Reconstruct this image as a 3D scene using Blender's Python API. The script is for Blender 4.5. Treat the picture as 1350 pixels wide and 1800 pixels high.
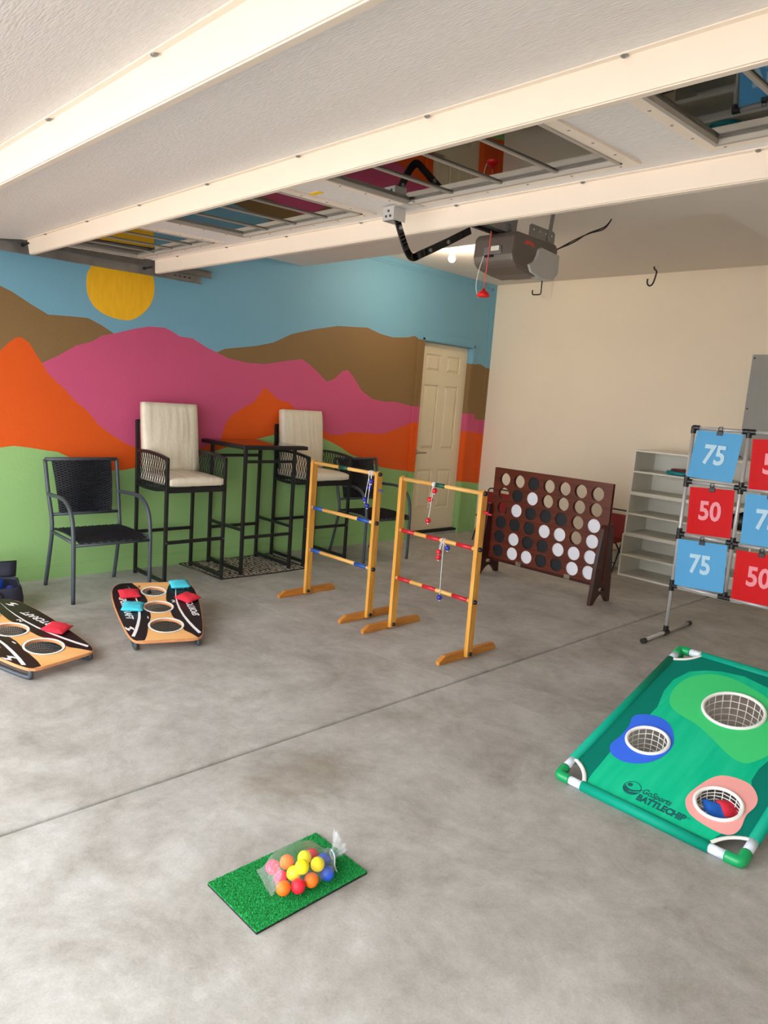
import bpy, bmesh, math, random
from mathutils import Vector, Matrix, noise
from mathutils.geometry import tessellate_polygon
import numpy as np

random.seed(7)
for o in list(bpy.data.objects):
    bpy.data.objects.remove(o)
SC = bpy.context.scene
COL = SC.collection

# ------------------------------------------------------------------ camera
cam_d = bpy.data.cameras.new('camera')
cam = bpy.data.objects.new('camera', cam_d)
COL.objects.link(cam)
YAW, PITCH, ROLL, FPX, CAMH = math.radians(-45.35), math.radians(-8.811), math.radians(4.341), 1259.16, 1.452
_f = Vector((math.sin(YAW) * math.cos(PITCH), math.cos(YAW) * math.cos(PITCH), math.sin(PITCH)))
_r0 = Vector((math.cos(YAW), -math.sin(YAW), 0))
_u0 = _r0.cross(_f)
_r = _r0 * math.cos(ROLL) + _u0 * math.sin(ROLL)
_u = -_r0 * math.sin(ROLL) + _u0 * math.cos(ROLL)
cam.matrix_world = Matrix(((_r.x, _u.x, -_f.x, 0), (_r.y, _u.y, -_f.y, 0), (_r.z, _u.z, -_f.z, CAMH), (0, 0, 0, 1)))
cam_d.sensor_fit = 'HORIZONTAL'
cam_d.sensor_width = 36.0
cam_d.lens = 36.0 * FPX / 1350.0
cam_d.clip_start = 0.02
SC.camera = cam

# ------------------------------------------------------------------ world, sun, exposure
W = bpy.data.worlds.new('daylight')
SC.world = W
W.use_nodes = True
_bg = W.node_tree.nodes['Background']
_bg.inputs['Color'].default_value = (0.93, 0.96, 1.0, 1)
_bg.inputs['Strength'].default_value = 4.6
sun_d = bpy.data.lights.new('sun', 'SUN')
sun_d.energy = 9.0
sun_d.angle = math.radians(1.0)
sun_d.color = (1.0, 0.93, 0.84)
sun = bpy.data.objects.new('sun', sun_d)
COL.objects.link(sun)
sun.rotation_euler = (math.radians(-22), math.radians(10), 0)     # high sun from over the house: only the driveway outside is sunlit
SC.view_settings.view_transform = 'Standard'
SC.view_settings.look = 'None'
SC.view_settings.gamma = 1.0
SC.view_settings.use_curve_mapping = False
SC.view_settings.exposure = 0.56

# ------------------------------------------------------------------ materials
def lin(c):
    return tuple(((x / 255) / 12.92 if x / 255 <= 0.04045 else ((x / 255 + 0.055) / 1.055) ** 2.4) for x in c)

MATS = {}
def mat(name, col, rough=0.6, metal=0.0, var=0.0, vscale=8.0, bump=0.0, bscale=60.0, spec=0.5, col2=None, detail=4.0, stretch=None, coat=0.0):
    """procedural principled material: noise-mixed colour and noise bump"""
    if name in MATS:
        return MATS[name]
    m = bpy.data.materials.new(name)
    m.use_nodes = True
    nt = m.node_tree
    p = nt.nodes['Principled BSDF']
    c1 = lin(col)
    c2 = lin(col2) if col2 else tuple(max(0, x * (1 - var)) for x in c1)
    tc = nt.nodes.new('ShaderNodeTexCoord')
    mp = nt.nodes.new('ShaderNodeMapping')
    nt.links.new(tc.outputs['Object'], mp.inputs['Vector'])
    if stretch:
        mp.inputs['Scale'].default_value = stretch
    n = nt.nodes.new('ShaderNodeTexNoise')
    n.inputs['Scale'].default_value = vscale
    n.inputs['Detail'].default_value = detail
    nt.links.new(mp.outputs['Vector'], n.inputs['Vector'])
    r = nt.nodes.new('ShaderNodeValToRGB')
    r.color_ramp.elements[0].position = 0.35
    r.color_ramp.elements[1].position = 0.65
    r.color_ramp.elements[0].color = (*c1, 1)
    r.color_ramp.elements[1].color = (*c2, 1)
    nt.links.new(n.outputs['Fac'], r.inputs['Fac'])
    nt.links.new(r.outputs['Color'], p.inputs['Base Color'])
    p.inputs['Roughness'].default_value = rough
    p.inputs['Metallic'].default_value = metal
    p.inputs['Specular IOR Level'].default_value = spec
    p.inputs['Coat Weight'].default_value = coat
    if bump > 0:
        n2 = nt.nodes.new('ShaderNodeTexNoise')
        n2.inputs['Scale'].default_value = bscale
        n2.inputs['Detail'].default_value = 3
        nt.links.new(mp.outputs['Vector'], n2.inputs['Vector'])
        b = nt.nodes.new('ShaderNodeBump')
        b.inputs['Strength'].default_value = bump
        b.inputs['Distance'].default_value = 0.004
        nt.links.new(n2.outputs['Fac'], b.inputs['Height'])
        nt.links.new(b.outputs['Normal'], p.inputs['Normal'])
    MATS[name] = m
    return m

WALLB = dict(rough=0.62, var=0.05, vscale=1.5, bump=0.25, bscale=45)
M_BLUE = mat('mural_blue', (118, 172, 197), **WALLB)
M_BROWN = mat('mural_brown', (134, 105, 64), **WALLB)
M_PINK = mat('mural_pink', (206, 84, 126), **WALLB)
M_ORANGE = mat('mural_orange', (224, 86, 0), **WALLB)
M_GREEN = mat('mural_green', (148, 190, 120), **WALLB)
M_SUNY = mat('mural_yellow', (248, 190, 24), rough=0.6, col2=(240, 180, 20), vscale=14, stretch=(1, 3, 0.6), bump=0.2)
M_CREAM = mat('wall_cream', (240, 226, 204), rough=0.7, var=0.04, vscale=1.2, bump=0.2, bscale=40)
M_CEIL = mat('ceiling_paint', (226, 216, 206), rough=0.8, var=0.03, vscale=1.5, bump=0.25, bscale=50)
M_DOORW = mat('door_cream', (232, 219, 188), rough=0.5, var=0.03, vscale=2)
M_STUCCO = mat('door_steel_white', (228, 223, 222), rough=0.45, var=0.08, vscale=90, bump=0.7, bscale=130, stretch=(0.35, 1.5, 1))
M_LIP = mat('door_lip_cream', (234, 220, 206), rough=0.45, var=0.02)
M_GALV = mat('galvanised_steel', (150, 150, 150), rough=0.4, metal=0.85, var=0.2, vscale=12)
M_BLACK = mat('black_metal', (22, 22, 24), rough=0.42, var=0.2, vscale=30)
M_GREYM = mat('charcoal_metal', (62, 70, 78), rough=0.45, var=0.12, vscale=30)
M_ROPE = mat('black_rope', (24, 24, 26), rough=0.8, var=0.3, vscale=200)
M_WICK = mat('navy_black_wicker', (26, 29, 38), rough=0.55, var=0.3, vscale=150)
M_CUSH = mat('cream_cushion', (226, 216, 194), rough=0.9, var=0.05, vscale=40, bump=0.5, bscale=30, stretch=(1, 3, 0.5))
M_WOOD = mat('varnished_pine', (222, 164, 74), rough=0.38, col2=(200, 138, 52), vscale=6, stretch=(9, 9, 0.8), detail=6)
M_WOODF = mat('varnished_pine_foot', (206, 140, 60), rough=0.38, col2=(180, 112, 40), vscale=6, stretch=(9, 0.8, 9), detail=6)
M_WOODR = mat('pine_dowel', (232, 182, 104), rough=0.4, col2=(214, 158, 80), vscale=6, stretch=(0.8, 9, 9), detail=6)
M_RED = mat('red_paint', (198, 32, 44), rough=0.35, var=0.08)
M_RBLUE = mat('blue_paint', (28, 82, 170), rough=0.35, var=0.08)
M_RGREEN = mat('green_paint', (14, 82, 60), rough=0.35, var=0.08)
M_BALLR = mat('red_ball', (214, 26, 44), rough=0.25, var=0.05)
M_BALLB = mat('blue_ball', (44, 48, 160), rough=0.25, var=0.05)
M_STR = mat('white_cord', (235, 235, 238), rough=0.8, var=0.1, vscale=100)
M_MAHOG = mat('mahogany', (108, 44, 24), rough=0.32, col2=(82, 30, 16), vscale=5, stretch=(1, 4, 12), detail=7)
M_MAHOGD = mat('dark_mahogany', (66, 20, 16), rough=0.3, col2=(46, 12, 10), vscale=5, stretch=(8, 4, 1), detail=7)
M_DISCB = mat('black_disc', (26, 30, 36), rough=0.4, var=0.1)
M_DISCW = mat('white_disc', (240, 240, 248), rough=0.4, var=0.03)
M_WHITE = mat('white_laminate', (226, 223, 210), rough=0.5, var=0.03)
M_PANEL = mat('grey_steel_panel', (150, 150, 146), rough=0.45, var=0.05, vscale=3)
M_PIPE = mat('silver_pipe', (196, 194, 194), rough=0.35, metal=0.25, var=0.05)
M_BPLAS = mat('black_plastic', (18, 18, 22), rough=0.4, var=0.2)
M_SHB = mat('sky_blue_sheet', (92, 172, 226), rough=0.5, spec=0.2, var=0.03, vscale=4)
M_SHR = mat('red_sheet', (216, 18, 24), rough=0.5, spec=0.15, var=0.03, vscale=4)
M_NUMB = mat('pale_blue_print', (186, 222, 242), rough=0.45)
M_NUMR = mat('pale_red_print', (246, 146, 158), rough=0.45)
M_TEALF = mat('dark_teal_fabric', (0, 124, 106), rough=0.85, spec=0.15, var=0.06, vscale=5, bump=0.15, bscale=300)
M_MIDG = mat('mid_green_print', (0, 186, 138), rough=0.85, spec=0.15, col2=(30, 198, 148), vscale=7, stretch=(3, 0.3, 0.3))
M_LTG = mat('light_green_print', (68, 210, 124), rough=0.85, spec=0.15, var=0.03)
M_BLOBB = mat('blue_print', (48, 108, 240), rough=0.7, var=0.08, vscale=5)
M_BLOBP = mat('pink_print', (246, 170, 164), rough=0.7, var=0.04)
M_LOGO = mat('teal_print', (0, 92, 92), rough=0.7)
M_SLEEVE = mat('bright_teal_sleeve', (0, 156, 128), rough=0.6, spec=0.2, var=0.08, vscale=6)
M_GELB = mat('green_plastic', (10, 158, 92), rough=0.3, var=0.04)
M_WPIPE = mat('white_pipe', (216, 226, 240), rough=0.35, var=0.02)
M_NET = mat('white_net', (236, 236, 232), rough=0.8)
M_PLYT = mat('birch_print', (244, 190, 124), rough=0.4, col2=(236, 176, 106), vscale=4, stretch=(4, 1, 1))
M_PLYE = mat('plywood_edge', (214, 146, 96), rough=0.6, var=0.15, vscale=30)
M_BOARDB = mat('black_board_print', (24, 24, 28), rough=0.35, var=0.25, vscale=10)
M_WPRT = mat('white_print', (240, 240, 240), rough=0.45)
M_BAGR = mat('red_canvas', (222, 40, 62), rough=0.9, var=0.1, vscale=30, bump=0.5, bscale=200)
M_BAGC = mat('cyan_canvas', (70, 200, 222), rough=0.9, var=0.08, vscale=30, bump=0.5, bscale=200)
M_BAGB = mat('blue_canvas', (24, 100, 200), rough=0.9, var=0.1, vscale=30)
M_NAVY = mat('navy_nylon', (34, 38, 56), rough=0.65, var=0.25, vscale=12)
M_FOLDR = mat('red_vinyl', (130, 12, 18), rough=0.45, var=0.08)
M_OPEN = mat('opener_taupe', (98, 88, 82), rough=0.38, var=0.05, spec=0.6)
M_LENS = mat('opener_grey_lens', (176, 174, 172), rough=0.4)
M_YEL = mat('foam_yellow', (250, 232, 10), rough=0.6, var=0.03)
M_FOR = mat('foam_orange', (255, 120, 24), rough=0.6, var=0.03)
M_FPK = mat('foam_pink', (240, 48, 92), rough=0.6, var=0.03)
M_FRD = mat('foam_red', (232, 30, 52), rough=0.6, var=0.03)
M_FBL = mat('foam_blue', (30, 84, 200), rough=0.5, var=0.03)
M_TEALD = mat('teal_plastic', (0, 128, 140), rough=0.35)
M_STICK = mat('yellow_sticker', (246, 196, 20), rough=0.5)
M_STOP = mat('window_stop_taupe', (168, 160, 152), rough=0.5)
M_MUNT = mat('dark_grey_muntin', (150, 143, 134), rough=0.5)
M_DARK = mat('dark_rubber', (18, 20, 20), rough=0.8)
M_BRASS = mat('brushed_nickel', (168, 158, 140), rough=0.35, metal=0.9)

def concrete(name, base, dark):
    m = bpy.data.materials.new(name); m.use_nodes = True
    nt = m.node_tree; p = nt.nodes['Principled BSDF']; L = nt.links.new
    tc = nt.nodes.new('ShaderNodeTexCoord')
    def nz(scale, det, rough=0.55, vec=None, dist=0.0):
        n = nt.nodes.new('ShaderNodeTexNoise'); n.inputs['Scale'].default_value = scale
        n.inputs['Detail'].default_value = det; n.inputs['Roughness'].default_value = rough
        n.inputs['Distortion'].default_value = dist
        L(vec or tc.outputs['Object'], n.inputs['Vector']); return n
    def ramp(n, a, b, ca, cb):
        r = nt.nodes.new('ShaderNodeValToRGB'); e = r.color_ramp.elements
        e[0].position = a; e[1].position = b; e[0].color = (*ca, 1); e[1].color = (*cb, 1)
        L(n.outputs['Fac'], r.inputs['Fac']); return r
    def mul(a, b, f=1.0):
        x = nt.nodes.new('ShaderNodeMix'); x.data_type = 'RGBA'; x.blend_type = 'MULTIPLY'
        x.inputs['Factor'].default_value = f
        L(a, x.inputs[6]); L(b, x.inputs[7]); return x.outputs[2]
    big = ramp(nz(2.3, 10, 0.72, dist=0.4), 0.34, 0.64, lin(dark), lin(base))
    mid = ramp(nz(11, 10, 0.78, dist=0.2), 0.3, 0.7, (0.80, 0.79, 0.77), (1.08, 1.08, 1.08))
    fine = ramp(nz(140, 3, 0.6), 0.3, 0.75, (0.88, 0.88, 0.87), (1.04, 1.04, 1.04))
    st = ramp(nz(0.9, 5, 0.75, dist=1.4), 0.56, 0.74, (1, 1, 1), (0.70, 0.66, 0.60))   # old brown stains
    sp = ramp(nz(26, 2, 0.5), 0.70, 0.76, (1, 1, 1), (0.80, 0.79, 0.77))
    c = mul(mul(mul(mul(big.outputs['Color'], mid.outputs['Color']), fine.outputs['Color']), st.outputs['Color'], 0.8), sp.outputs['Color'], 0.5)
    # one darker brown spill beside the joint
    mp = nt.nodes.new('ShaderNodeMapping'); mp.inputs['Location'].default_value = (2.0 / 0.28, -1.62 / 0.40, 0)
    mp.inputs['Scale'].default_value = (1 / 0.28, 1 / 0.40, 0)
    L(tc.outputs['Object'], mp.inputs['Vector'])
    nd = nz(5, 5, 0.7)
    add = nt.nodes.new('ShaderNodeVectorMath'); add.operation = 'ADD'
    sc = nt.nodes.new('ShaderNodeVectorMath'); sc.operation = 'SCALE'; sc.inputs['Scale'].default_value = 1.3
    sub = nt.nodes.new('ShaderNodeVectorMath'); sub.operation = 'SUBTRACT'; sub.inputs[1].default_value = (0.5, 0.5, 0.5)
    L(nd.outputs['Color'], sub.inputs[0]); L(sub.outputs[0], sc.inputs[0]); L(mp.outputs[0], add.inputs[0]); L(sc.outputs[0], add.inputs[1])
    ln = nt.nodes.new('ShaderNodeVectorMath'); ln.operation = 'LENGTH'; L(add.outputs[0], ln.inputs[0])
    rr = nt.nodes.new('ShaderNodeValToRGB'); e = rr.color_ramp.elements
    e[0].position = 0.35; e[1].position = 1.0; e[0].color = (0.72, 0.68, 0.62, 1); e[1].color = (1, 1, 1, 1)
    L(ln.outputs['Value'], rr.inputs['Fac'])
    c = mul(c, rr.outputs['Color'])
    L(c, p.inputs['Base Color'])
    p.inputs['Roughness'].default_value = 0.55
    p.inputs['Specular IOR Level'].default_value = 0.4
    b = nt.nodes.new('ShaderNodeBump'); b.inputs['Strength'].default_value = 0.12; b.inputs['Distance'].default_value = 0.003
    L(nz(60, 5).outputs['Fac'], b.inputs['Height']); L(b.outputs['Normal'], p.inputs['Normal'])
    return m
M_CONC = concrete('garage_concrete', (196, 195, 192), (160, 156, 150))
M_DRIVE = concrete('driveway_concrete', (206, 202, 194), (190, 184, 176))

def glass_mat(name, tint, ior, base_ref):
    m = bpy.data.materials.new(name); m.use_nodes = True
    nt = m.node_tree; L = nt.links.new
    nt.nodes.remove(nt.nodes['Principled BSDF'])
    out = nt.nodes['Material Output']
    t = nt.nodes.new('ShaderNodeBsdfTransparent'); t.inputs['Color'].default_value = (*tint, 1)
    g = nt.nodes.new('ShaderNodeBsdfGlossy'); g.inputs['Roughness'].default_value = 0.02
    g.inputs['Color'].default_value = (0.95, 0.97, 0.97, 1)
    fr = nt.nodes.new('ShaderNodeFresnel'); fr.inputs['IOR'].default_value = ior
    mx = nt.nodes.new('ShaderNodeMath'); mx.operation = 'MAXIMUM'; mx.inputs[1].default_value = base_ref
    L(fr.outputs[0], mx.inputs[0])
    mix = nt.nodes.new('ShaderNodeMixShader')
    L(mx.outputs[0], mix.inputs[0]); L(t.outputs[0], mix.inputs[1]); L(g.outputs[0], mix.inputs[2])
    L(mix.outputs[0], out.inputs['Surface'])
    return m
M_PANE = glass_mat('window_glass', (0.82, 0.82, 0.80), 2.2, 0.10)

def plastic_film():
    m = bpy.data.materials.new('clear_plastic_film'); m.use_nodes = True
    nt = m.node_tree; L = nt.links.new
    nt.nodes.remove(nt.nodes['Principled BSDF'])
    out = nt.nodes['Material Output']
    t = nt.nodes.new('ShaderNodeBsdfTransparent'); t.inputs['Color'].default_value = (0.97, 0.98, 0.98, 1)
    g = nt.nodes.new('ShaderNodeBsdfGlossy'); g.inputs['Roughness'].default_value = 0.12
    d = nt.nodes.new('ShaderNodeBsdfDiffuse'); d.inputs['Color'].default_value = (0.9, 0.92, 0.94, 1)
    lw = nt.nodes.new('ShaderNodeLayerWeight'); lw.inputs['Blend'].default_value = 0.22
    tc = nt.nodes.new('ShaderNodeTexCoord')
    n = nt.nodes.new('ShaderNodeTexNoise'); n.inputs['Scale'].default_value = 45; n.inputs['Detail'].default_value = 3; n.inputs['Distortion'].default_value = 1.2
    L(tc.outputs['Object'], n.inputs['Vector'])
    b = nt.nodes.new('ShaderNodeBump'); b.inputs['Strength'].default_value = 0.5; b.inputs['Distance'].default_value = 0.01
    L(n.outputs['Fac'], b.inputs['Height'])
    for s in (g, lw):
        L(b.outputs['Normal'], s.inputs['Normal'])
    sc = nt.nodes.new('ShaderNodeMath'); sc.operation = 'MULTIPLY'; sc.inputs[1].default_value = 0.55
    L(lw.outputs['Facing'], sc.inputs[0])
    ad = nt.nodes.new('ShaderNodeMath'); ad.operation = 'ADD'; ad.inputs[1].default_value = 0.03
    L(sc.outputs[0], ad.inputs[0])
    gd = nt.nodes.new('ShaderNodeMixShader'); gd.inputs[0].default_value = 0.35
    L(g.outputs[0], gd.inputs[1]); L(d.outputs[0], gd.inputs[2])
    mix = nt.nodes.new('ShaderNodeMixShader')
    L(ad.outputs[0], mix.inputs[0]); L(t.outputs[0], mix.inputs[1]); L(gd.outputs[0], mix.inputs[2])
    L(mix.outputs[0], out.inputs['Surface'])
    return m
M_FILM = plastic_film()

def emis(name, col, s):
    m = bpy.data.materials.new(name); m.use_nodes = True
    p = m.node_tree.nodes['Principled BSDF']
    p.inputs['Emission Color'].default_value = (*col, 1)
    p.inputs['Emission Strength'].default_value = s
    return m
M_BULB = emis('lit_bulb', (1.0, 0.9, 0.72), 9.0)

def turf_mat():
    m = bpy.data.materials.new('putting_turf'); m.use_nodes = True
    nt = m.node_tree; L = nt.links.new; p = nt.nodes['Principled BSDF']
    tc = nt.nodes.new('ShaderNodeTexCoord')
    n = nt.nodes.new('ShaderNodeTexNoise'); n.inputs['Scale'].default_value = 220; n.inputs['Detail'].default_value = 2
    L(tc.outputs['Object'], n.inputs['Vector'])
    r = nt.nodes.new('ShaderNodeValToRGB'); e = r.color_ramp.elements
    e[0].position = 0.35; e[1].position = 0.68; e[0].color = (*lin((8, 120, 54)), 1); e[1].color = (*lin((40, 190, 96)), 1)
    L(n.outputs['Fac'], r.inputs['Fac']); L(r.outputs['Color'], p.inputs['Base Color'])
    p.inputs['Roughness'].default_value = 0.75
    return m
M_TURF = turf_mat()

def rug_mat():
    m = bpy.data.materials.new('black_and_grey_scroll_rug'); m.use_nodes = True
    nt = m.node_tree; L = nt.links.new; p = nt.nodes['Principled BSDF']
    tc = nt.nodes.new('ShaderNodeTexCoord')
    n = nt.nodes.new('ShaderNodeTexNoise'); n.inputs['Scale'].default_value = 5.0; n.inputs['Detail'].default_value = 1; n.inputs['Distortion'].default_value = 1.0
    L(tc.outputs['Object'], n.inputs['Vector'])
    w = nt.nodes.new('ShaderNodeTexWave'); w.wave_type = 'RINGS'; w.inputs['Scale'].default_value = 8.0; w.inputs['Distortion'].default_value = 7.0
    w.inputs['Detail'].default_value = 2.0; w.inputs['Detail Scale'].default_value = 3.0
    L(tc.outputs['Object'], w.inputs['Vector'])
    r = nt.nodes.new('ShaderNodeValToRGB'); r.color_ramp.interpolation = 'CONSTANT'
    e = r.color_ramp.elements; e[0].position = 0; e[1].position = 0.30
    e[0].color = (*lin((30, 28, 28)), 1); e[1].color = (*lin((176, 166, 150)), 1)
    L(w.outputs['Fac'], r.inputs['Fac']); L(r.outputs['Color'], p.inputs['Base Color'])
    p.inputs['Roughness'].default_value = 0.95
    return m
M_RUG = rug_mat()

# ------------------------------------------------------------------ mesh helpers
class MB:
    def __init__(s):
        s.bm = bmesh.new()
        s.mi = 0
    def face(s, vs):
        try:
            f = s.bm.faces.new(vs); f.material_index = s.mi; return f
        except ValueError:
            return None
    def box(s, a, b, M=None):
        x0, y0, z0 = a; x1, y1, z1 = b
        P = [(x0, y0, z0), (x1, y0, z0), (x1, y1, z0), (x0, y1, z0), (x0, y0, z1), (x1, y0, z1), (x1, y1, z1), (x0, y1, z1)]
        v = [s.bm.verts.new(M @ Vector(p) if M else p) for p in P]
        for q in ((3, 2, 1, 0), (4, 5, 6, 7), (0, 1, 5, 4), (1, 2, 6, 5), (2, 3, 7, 6), (3, 0, 4, 7)):
            s.face([v[i] for i in q])
        return s
    def cbox(s, c, d, M=None):
        return s.box((c[0] - d[0] / 2, c[1] - d[1] / 2, c[2] - d[2] / 2), (c[0] + d[0] / 2, c[1] + d[1] / 2, c[2] + d[2] / 2), M)
    def bar(s, p, q, w, h, up=(0, 0, 1)):
        """rectangular bar from p to q; w sideways, h along up"""
        p = Vector(p); q = Vector(q); t = (q - p).normalized(); up = Vector(up)
        if abs(t.dot(up)) > 0.98:
            up = Vector((1, 0, 0))
        sd = t.cross(up).normalized(); u = sd.cross(t).normalized()
        v = []
        for e in (p, q):
            for a, b in ((-1, -1), (1, -1), (1, 1), (-1, 1)):
                v.append(s.bm.verts.new(e + sd * a * w / 2 + u * b * h / 2))
        for q4 in ((3, 2, 1, 0), (4, 5, 6, 7), (0, 1, 5, 4), (1, 2, 6, 5), (2, 3, 7, 6), (3, 0, 4, 7)):
            s.face([v[i] for i in q4])
        return s
    def tube(s, pts, r, n=8, closed=False, caps=True, flat=None):
        pts = [Vector(p) for p in pts]; N = len(pts); rings = []
        prev = None
        for i, p in enumerate(pts):
            if closed:
                t = (pts[(i + 1) % N] - pts[i - 1]).normalized()
            else:
                t = (pts[min(i + 1, N - 1)] - pts[max(i - 1, 0)]).normalized()
            if prev is None:
                a = Vector((0, 0, 1)) if abs(t.z) < 0.9 else Vector((1, 0, 0))
                x = t.cross(a).normalized()
            else:
                x = (prev - t * prev.dot(t)).normalized()
            prev = x
            y = t.cross(x)
            rr = r[i] if isinstance(r, (list, tuple)) else r
            fl_ = flat or (1, 1)
            rings.append([s.bm.verts.new(p + x * math.cos(2 * math.pi * k / n + math.pi / n) * rr * fl_[0] + y * math.sin(2 * math.pi * k / n + math.pi / n) * rr * fl_[1]) for k in range(n)])
        for i in range(N if closed else N - 1):
            A = rings[i]; B = rings[(i + 1) % N]
            for k in range(n):
                s.face([A[k], A[(k + 1) % n], B[(k + 1) % n], B[k]])
        if caps and not closed:
            s.face(rings[0][::-1]); s.face(rings[-1])
        return s
    def lathe(s, prof, n=24, M=None, capb=True, capt=True):
        rings = []
        for r, z in prof:
            ring = []
            for k in range(n):
                p = Vector((r * math.cos(2 * math.pi * k / n), r * math.sin(2 * math.pi * k / n), z))
                ring.append(s.bm.verts.new(M @ p if M else p))
            rings.append(ring)
        for A, B in zip(rings, rings[1:]):
            for k in range(n):
                s.face([A[k], A[(k + 1) % n], B[(k + 1) % n], B[k]])
        if capb: s.face(rings[0][::-1])
        if capt: s.face(rings[-1])
        return s
    def sphere(s, c, r, n=14, m=10, sc=(1, 1, 1)):
        c = Vector(c)
        rings = []
        for j in range(1, m):
            th = math.pi * j / m
            rings.append([s.bm.verts.new(c + Vector((r * sc[0] * math.sin(th) * math.cos(2 * math.pi * k / n), r * sc[1] * math.sin(th) * math.sin(2 * math.pi * k / n), -r * sc[2] * math.cos(th)))) for k in range(n)])
        b = s.bm.verts.new(c - Vector((0, 0, r * sc[2]))); t = s.bm.verts.new(c + Vector((0, 0, r * sc[2])))
        for A, B in zip(rings, rings[1:]):
            for k in range(n):
                s.face([A[k], A[(k + 1) % n], B[(k + 1) % n], B[k]])
        for k in range(n):
            s.face([b, rings[0][(k + 1) % n], rings[0][k]])
            s.face([t, rings[-1][k], rings[-1][(k + 1) % n]])
        return s
    def prism(s, loops, z0, z1, M=None):
        """flat polygon (with holes) in XY extruded z0..z1; M maps to place"""
        vl = [[Vector((x, y, 0)) for x, y in l] for l in loops]
        tris = tessellate_polygon(vl)
        flat = [p for l in vl for p in l]
        def mk(z):
            return [s.bm.verts.new(M @ Vector((p.x, p.y, z)) if M else Vector((p.x, p.y, z))) for p in flat]
        T = mk(z1)
        B = mk(z0) if z0 is not None else None
        for t in tris:
            a, b, c = (flat[i] for i in t)
            ccw = (b - a).cross(c - a).z > 0
            t2 = t if ccw else t[::-1]
            s.face([T[i] for i in t2])
            if B: s.face([B[i] for i in t2[::-1]])
        if B:
            k0 = 0
            for l in vl:
                n = len(l)
                for i in range(n):
                    j = (i + 1) % n
                    s.face([B[k0 + i], B[k0 + j], T[k0 + j], T[k0 + i]])
                k0 += n
        return s
    def build(s, name, mats, parent=None, smooth=False, loc=None, bevel=0, sub=0, recalc=True):
        if recalc:
            bmesh.ops.recalc_face_normals(s.bm, faces=s.bm.faces)
        me = bpy.data.meshes.new(name)
        s.bm.to_mesh(me); s.bm.free()
        for m in (mats if isinstance(mats, (list, tuple)) else [mats]):
            me.materials.append(m)
        o = bpy.data.objects.new(name, me)
        COL.objects.link(o)
        if parent: o.parent = parent
        if loc: o.location = loc
        if smooth:
            for p in me.polygons: p.use_smooth = True
        if bevel:
            b = o.modifiers.new('bevel', 'BEVEL'); b.width = bevel; b.segments = 2; b.limit_method = 'ANGLE'
        if sub:
            ss = o.modifiers.new('subsurf', 'SUBSURF'); ss.levels = sub; ss.render_levels = sub
        return o

def thing(name, label, cat, loc=(0, 0, 0), rotz=0, group=None):
    o = bpy.data.objects.new(name, None); COL.objects.link(o)
    o.empty_display_size = 0.05
    o.location = loc; o.rotation_euler = (0, 0, rotz)
    o['label'] = label; o['category'] = cat
    if group: o['group'] = group
    return o
def tag(o, label, cat, group=None):
    o['label'] = label; o['category'] = cat
    if group: o['group'] = group
    return o
def struct(o, label=None):
    o['kind'] = 'structure'
    if label: o['label'] = label
    return o
def copy_tree(o, parent=None):
    c = o.copy(); COL.objects.link(c); c.parent = parent
    for ch in list(o.children): copy_tree(ch, c)
    return c
def part_like(src, name, parent, loc, rot=None):
    o = bpy.data.objects.new(name, src.data); COL.objects.link(o); o.parent = parent; o.location = loc
    if rot: o.rotation_euler = rot
    for m in src.modifiers:
        n = o.modifiers.new(m.name, m.type)
        if m.type == 'BEVEL': n.width = m.width; n.segments = m.segments; n.limit_method = 'ANGLE'
    return o
def rod(p, q, r, n=8): return MB().tube([p, q], r, n)
def arc(c, r, a0, a1, n, plane='xy'):
    out = []
    for i in range(n + 1):
        a = a0 + (a1 - a0) * i / n
        u, v = r * math.cos(a), r * math.sin(a)
        out.append({'xy': (c[0] + u, c[1] + v, c[2]), 'xz': (c[0] + u, c[1], c[2] + v), 'yz': (c[0], c[1] + u, c[2] + v)}[plane])
    return out
def smooth_path(pts, n=6):
    """Catmull-Rom through points"""
    P = [Vector(p) for p in pts]; out = []
    for i in range(len(P) - 1):
        p0 = P[max(i - 1, 0)]; p1 = P[i]; p2 = P[i + 1]; p3 = P[min(i + 2, len(P) - 1)]
        for k in range(n):
            t = k / n
            out.append(0.5 * ((2 * p1) + (p2 - p0) * t + (2 * p0 - 5 * p1 + 4 * p2 - p3) * t * t + (3 * p1 - p0 - 3 * p2 + p3) * t ** 3))
    out.append(P[-1]); return out
def smooth_loop(pts, n=5):
    P = [Vector((p[0], p[1], 0)) for p in pts]; N = len(P); out = []
    for i in range(N):
        p0, p1, p2, p3 = P[i - 1], P[i], P[(i + 1) % N], P[(i + 2) % N]
        for k in range(n):
            t = k / n
            q = 0.5 * ((2 * p1) + (p2 - p0) * t + (2 * p0 - 5 * p1 + 4 * p2 - p3) * t * t + (3 * p1 - p0 - 3 * p2 + p3) * t ** 3)
            out.append((q.x, q.y))
    return out
def circle(cx, cy, r, n=40): return [(cx + r * math.cos(2 * math.pi * k / n), cy + r * math.sin(2 * math.pi * k / n)) for k in range(n)]
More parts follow.
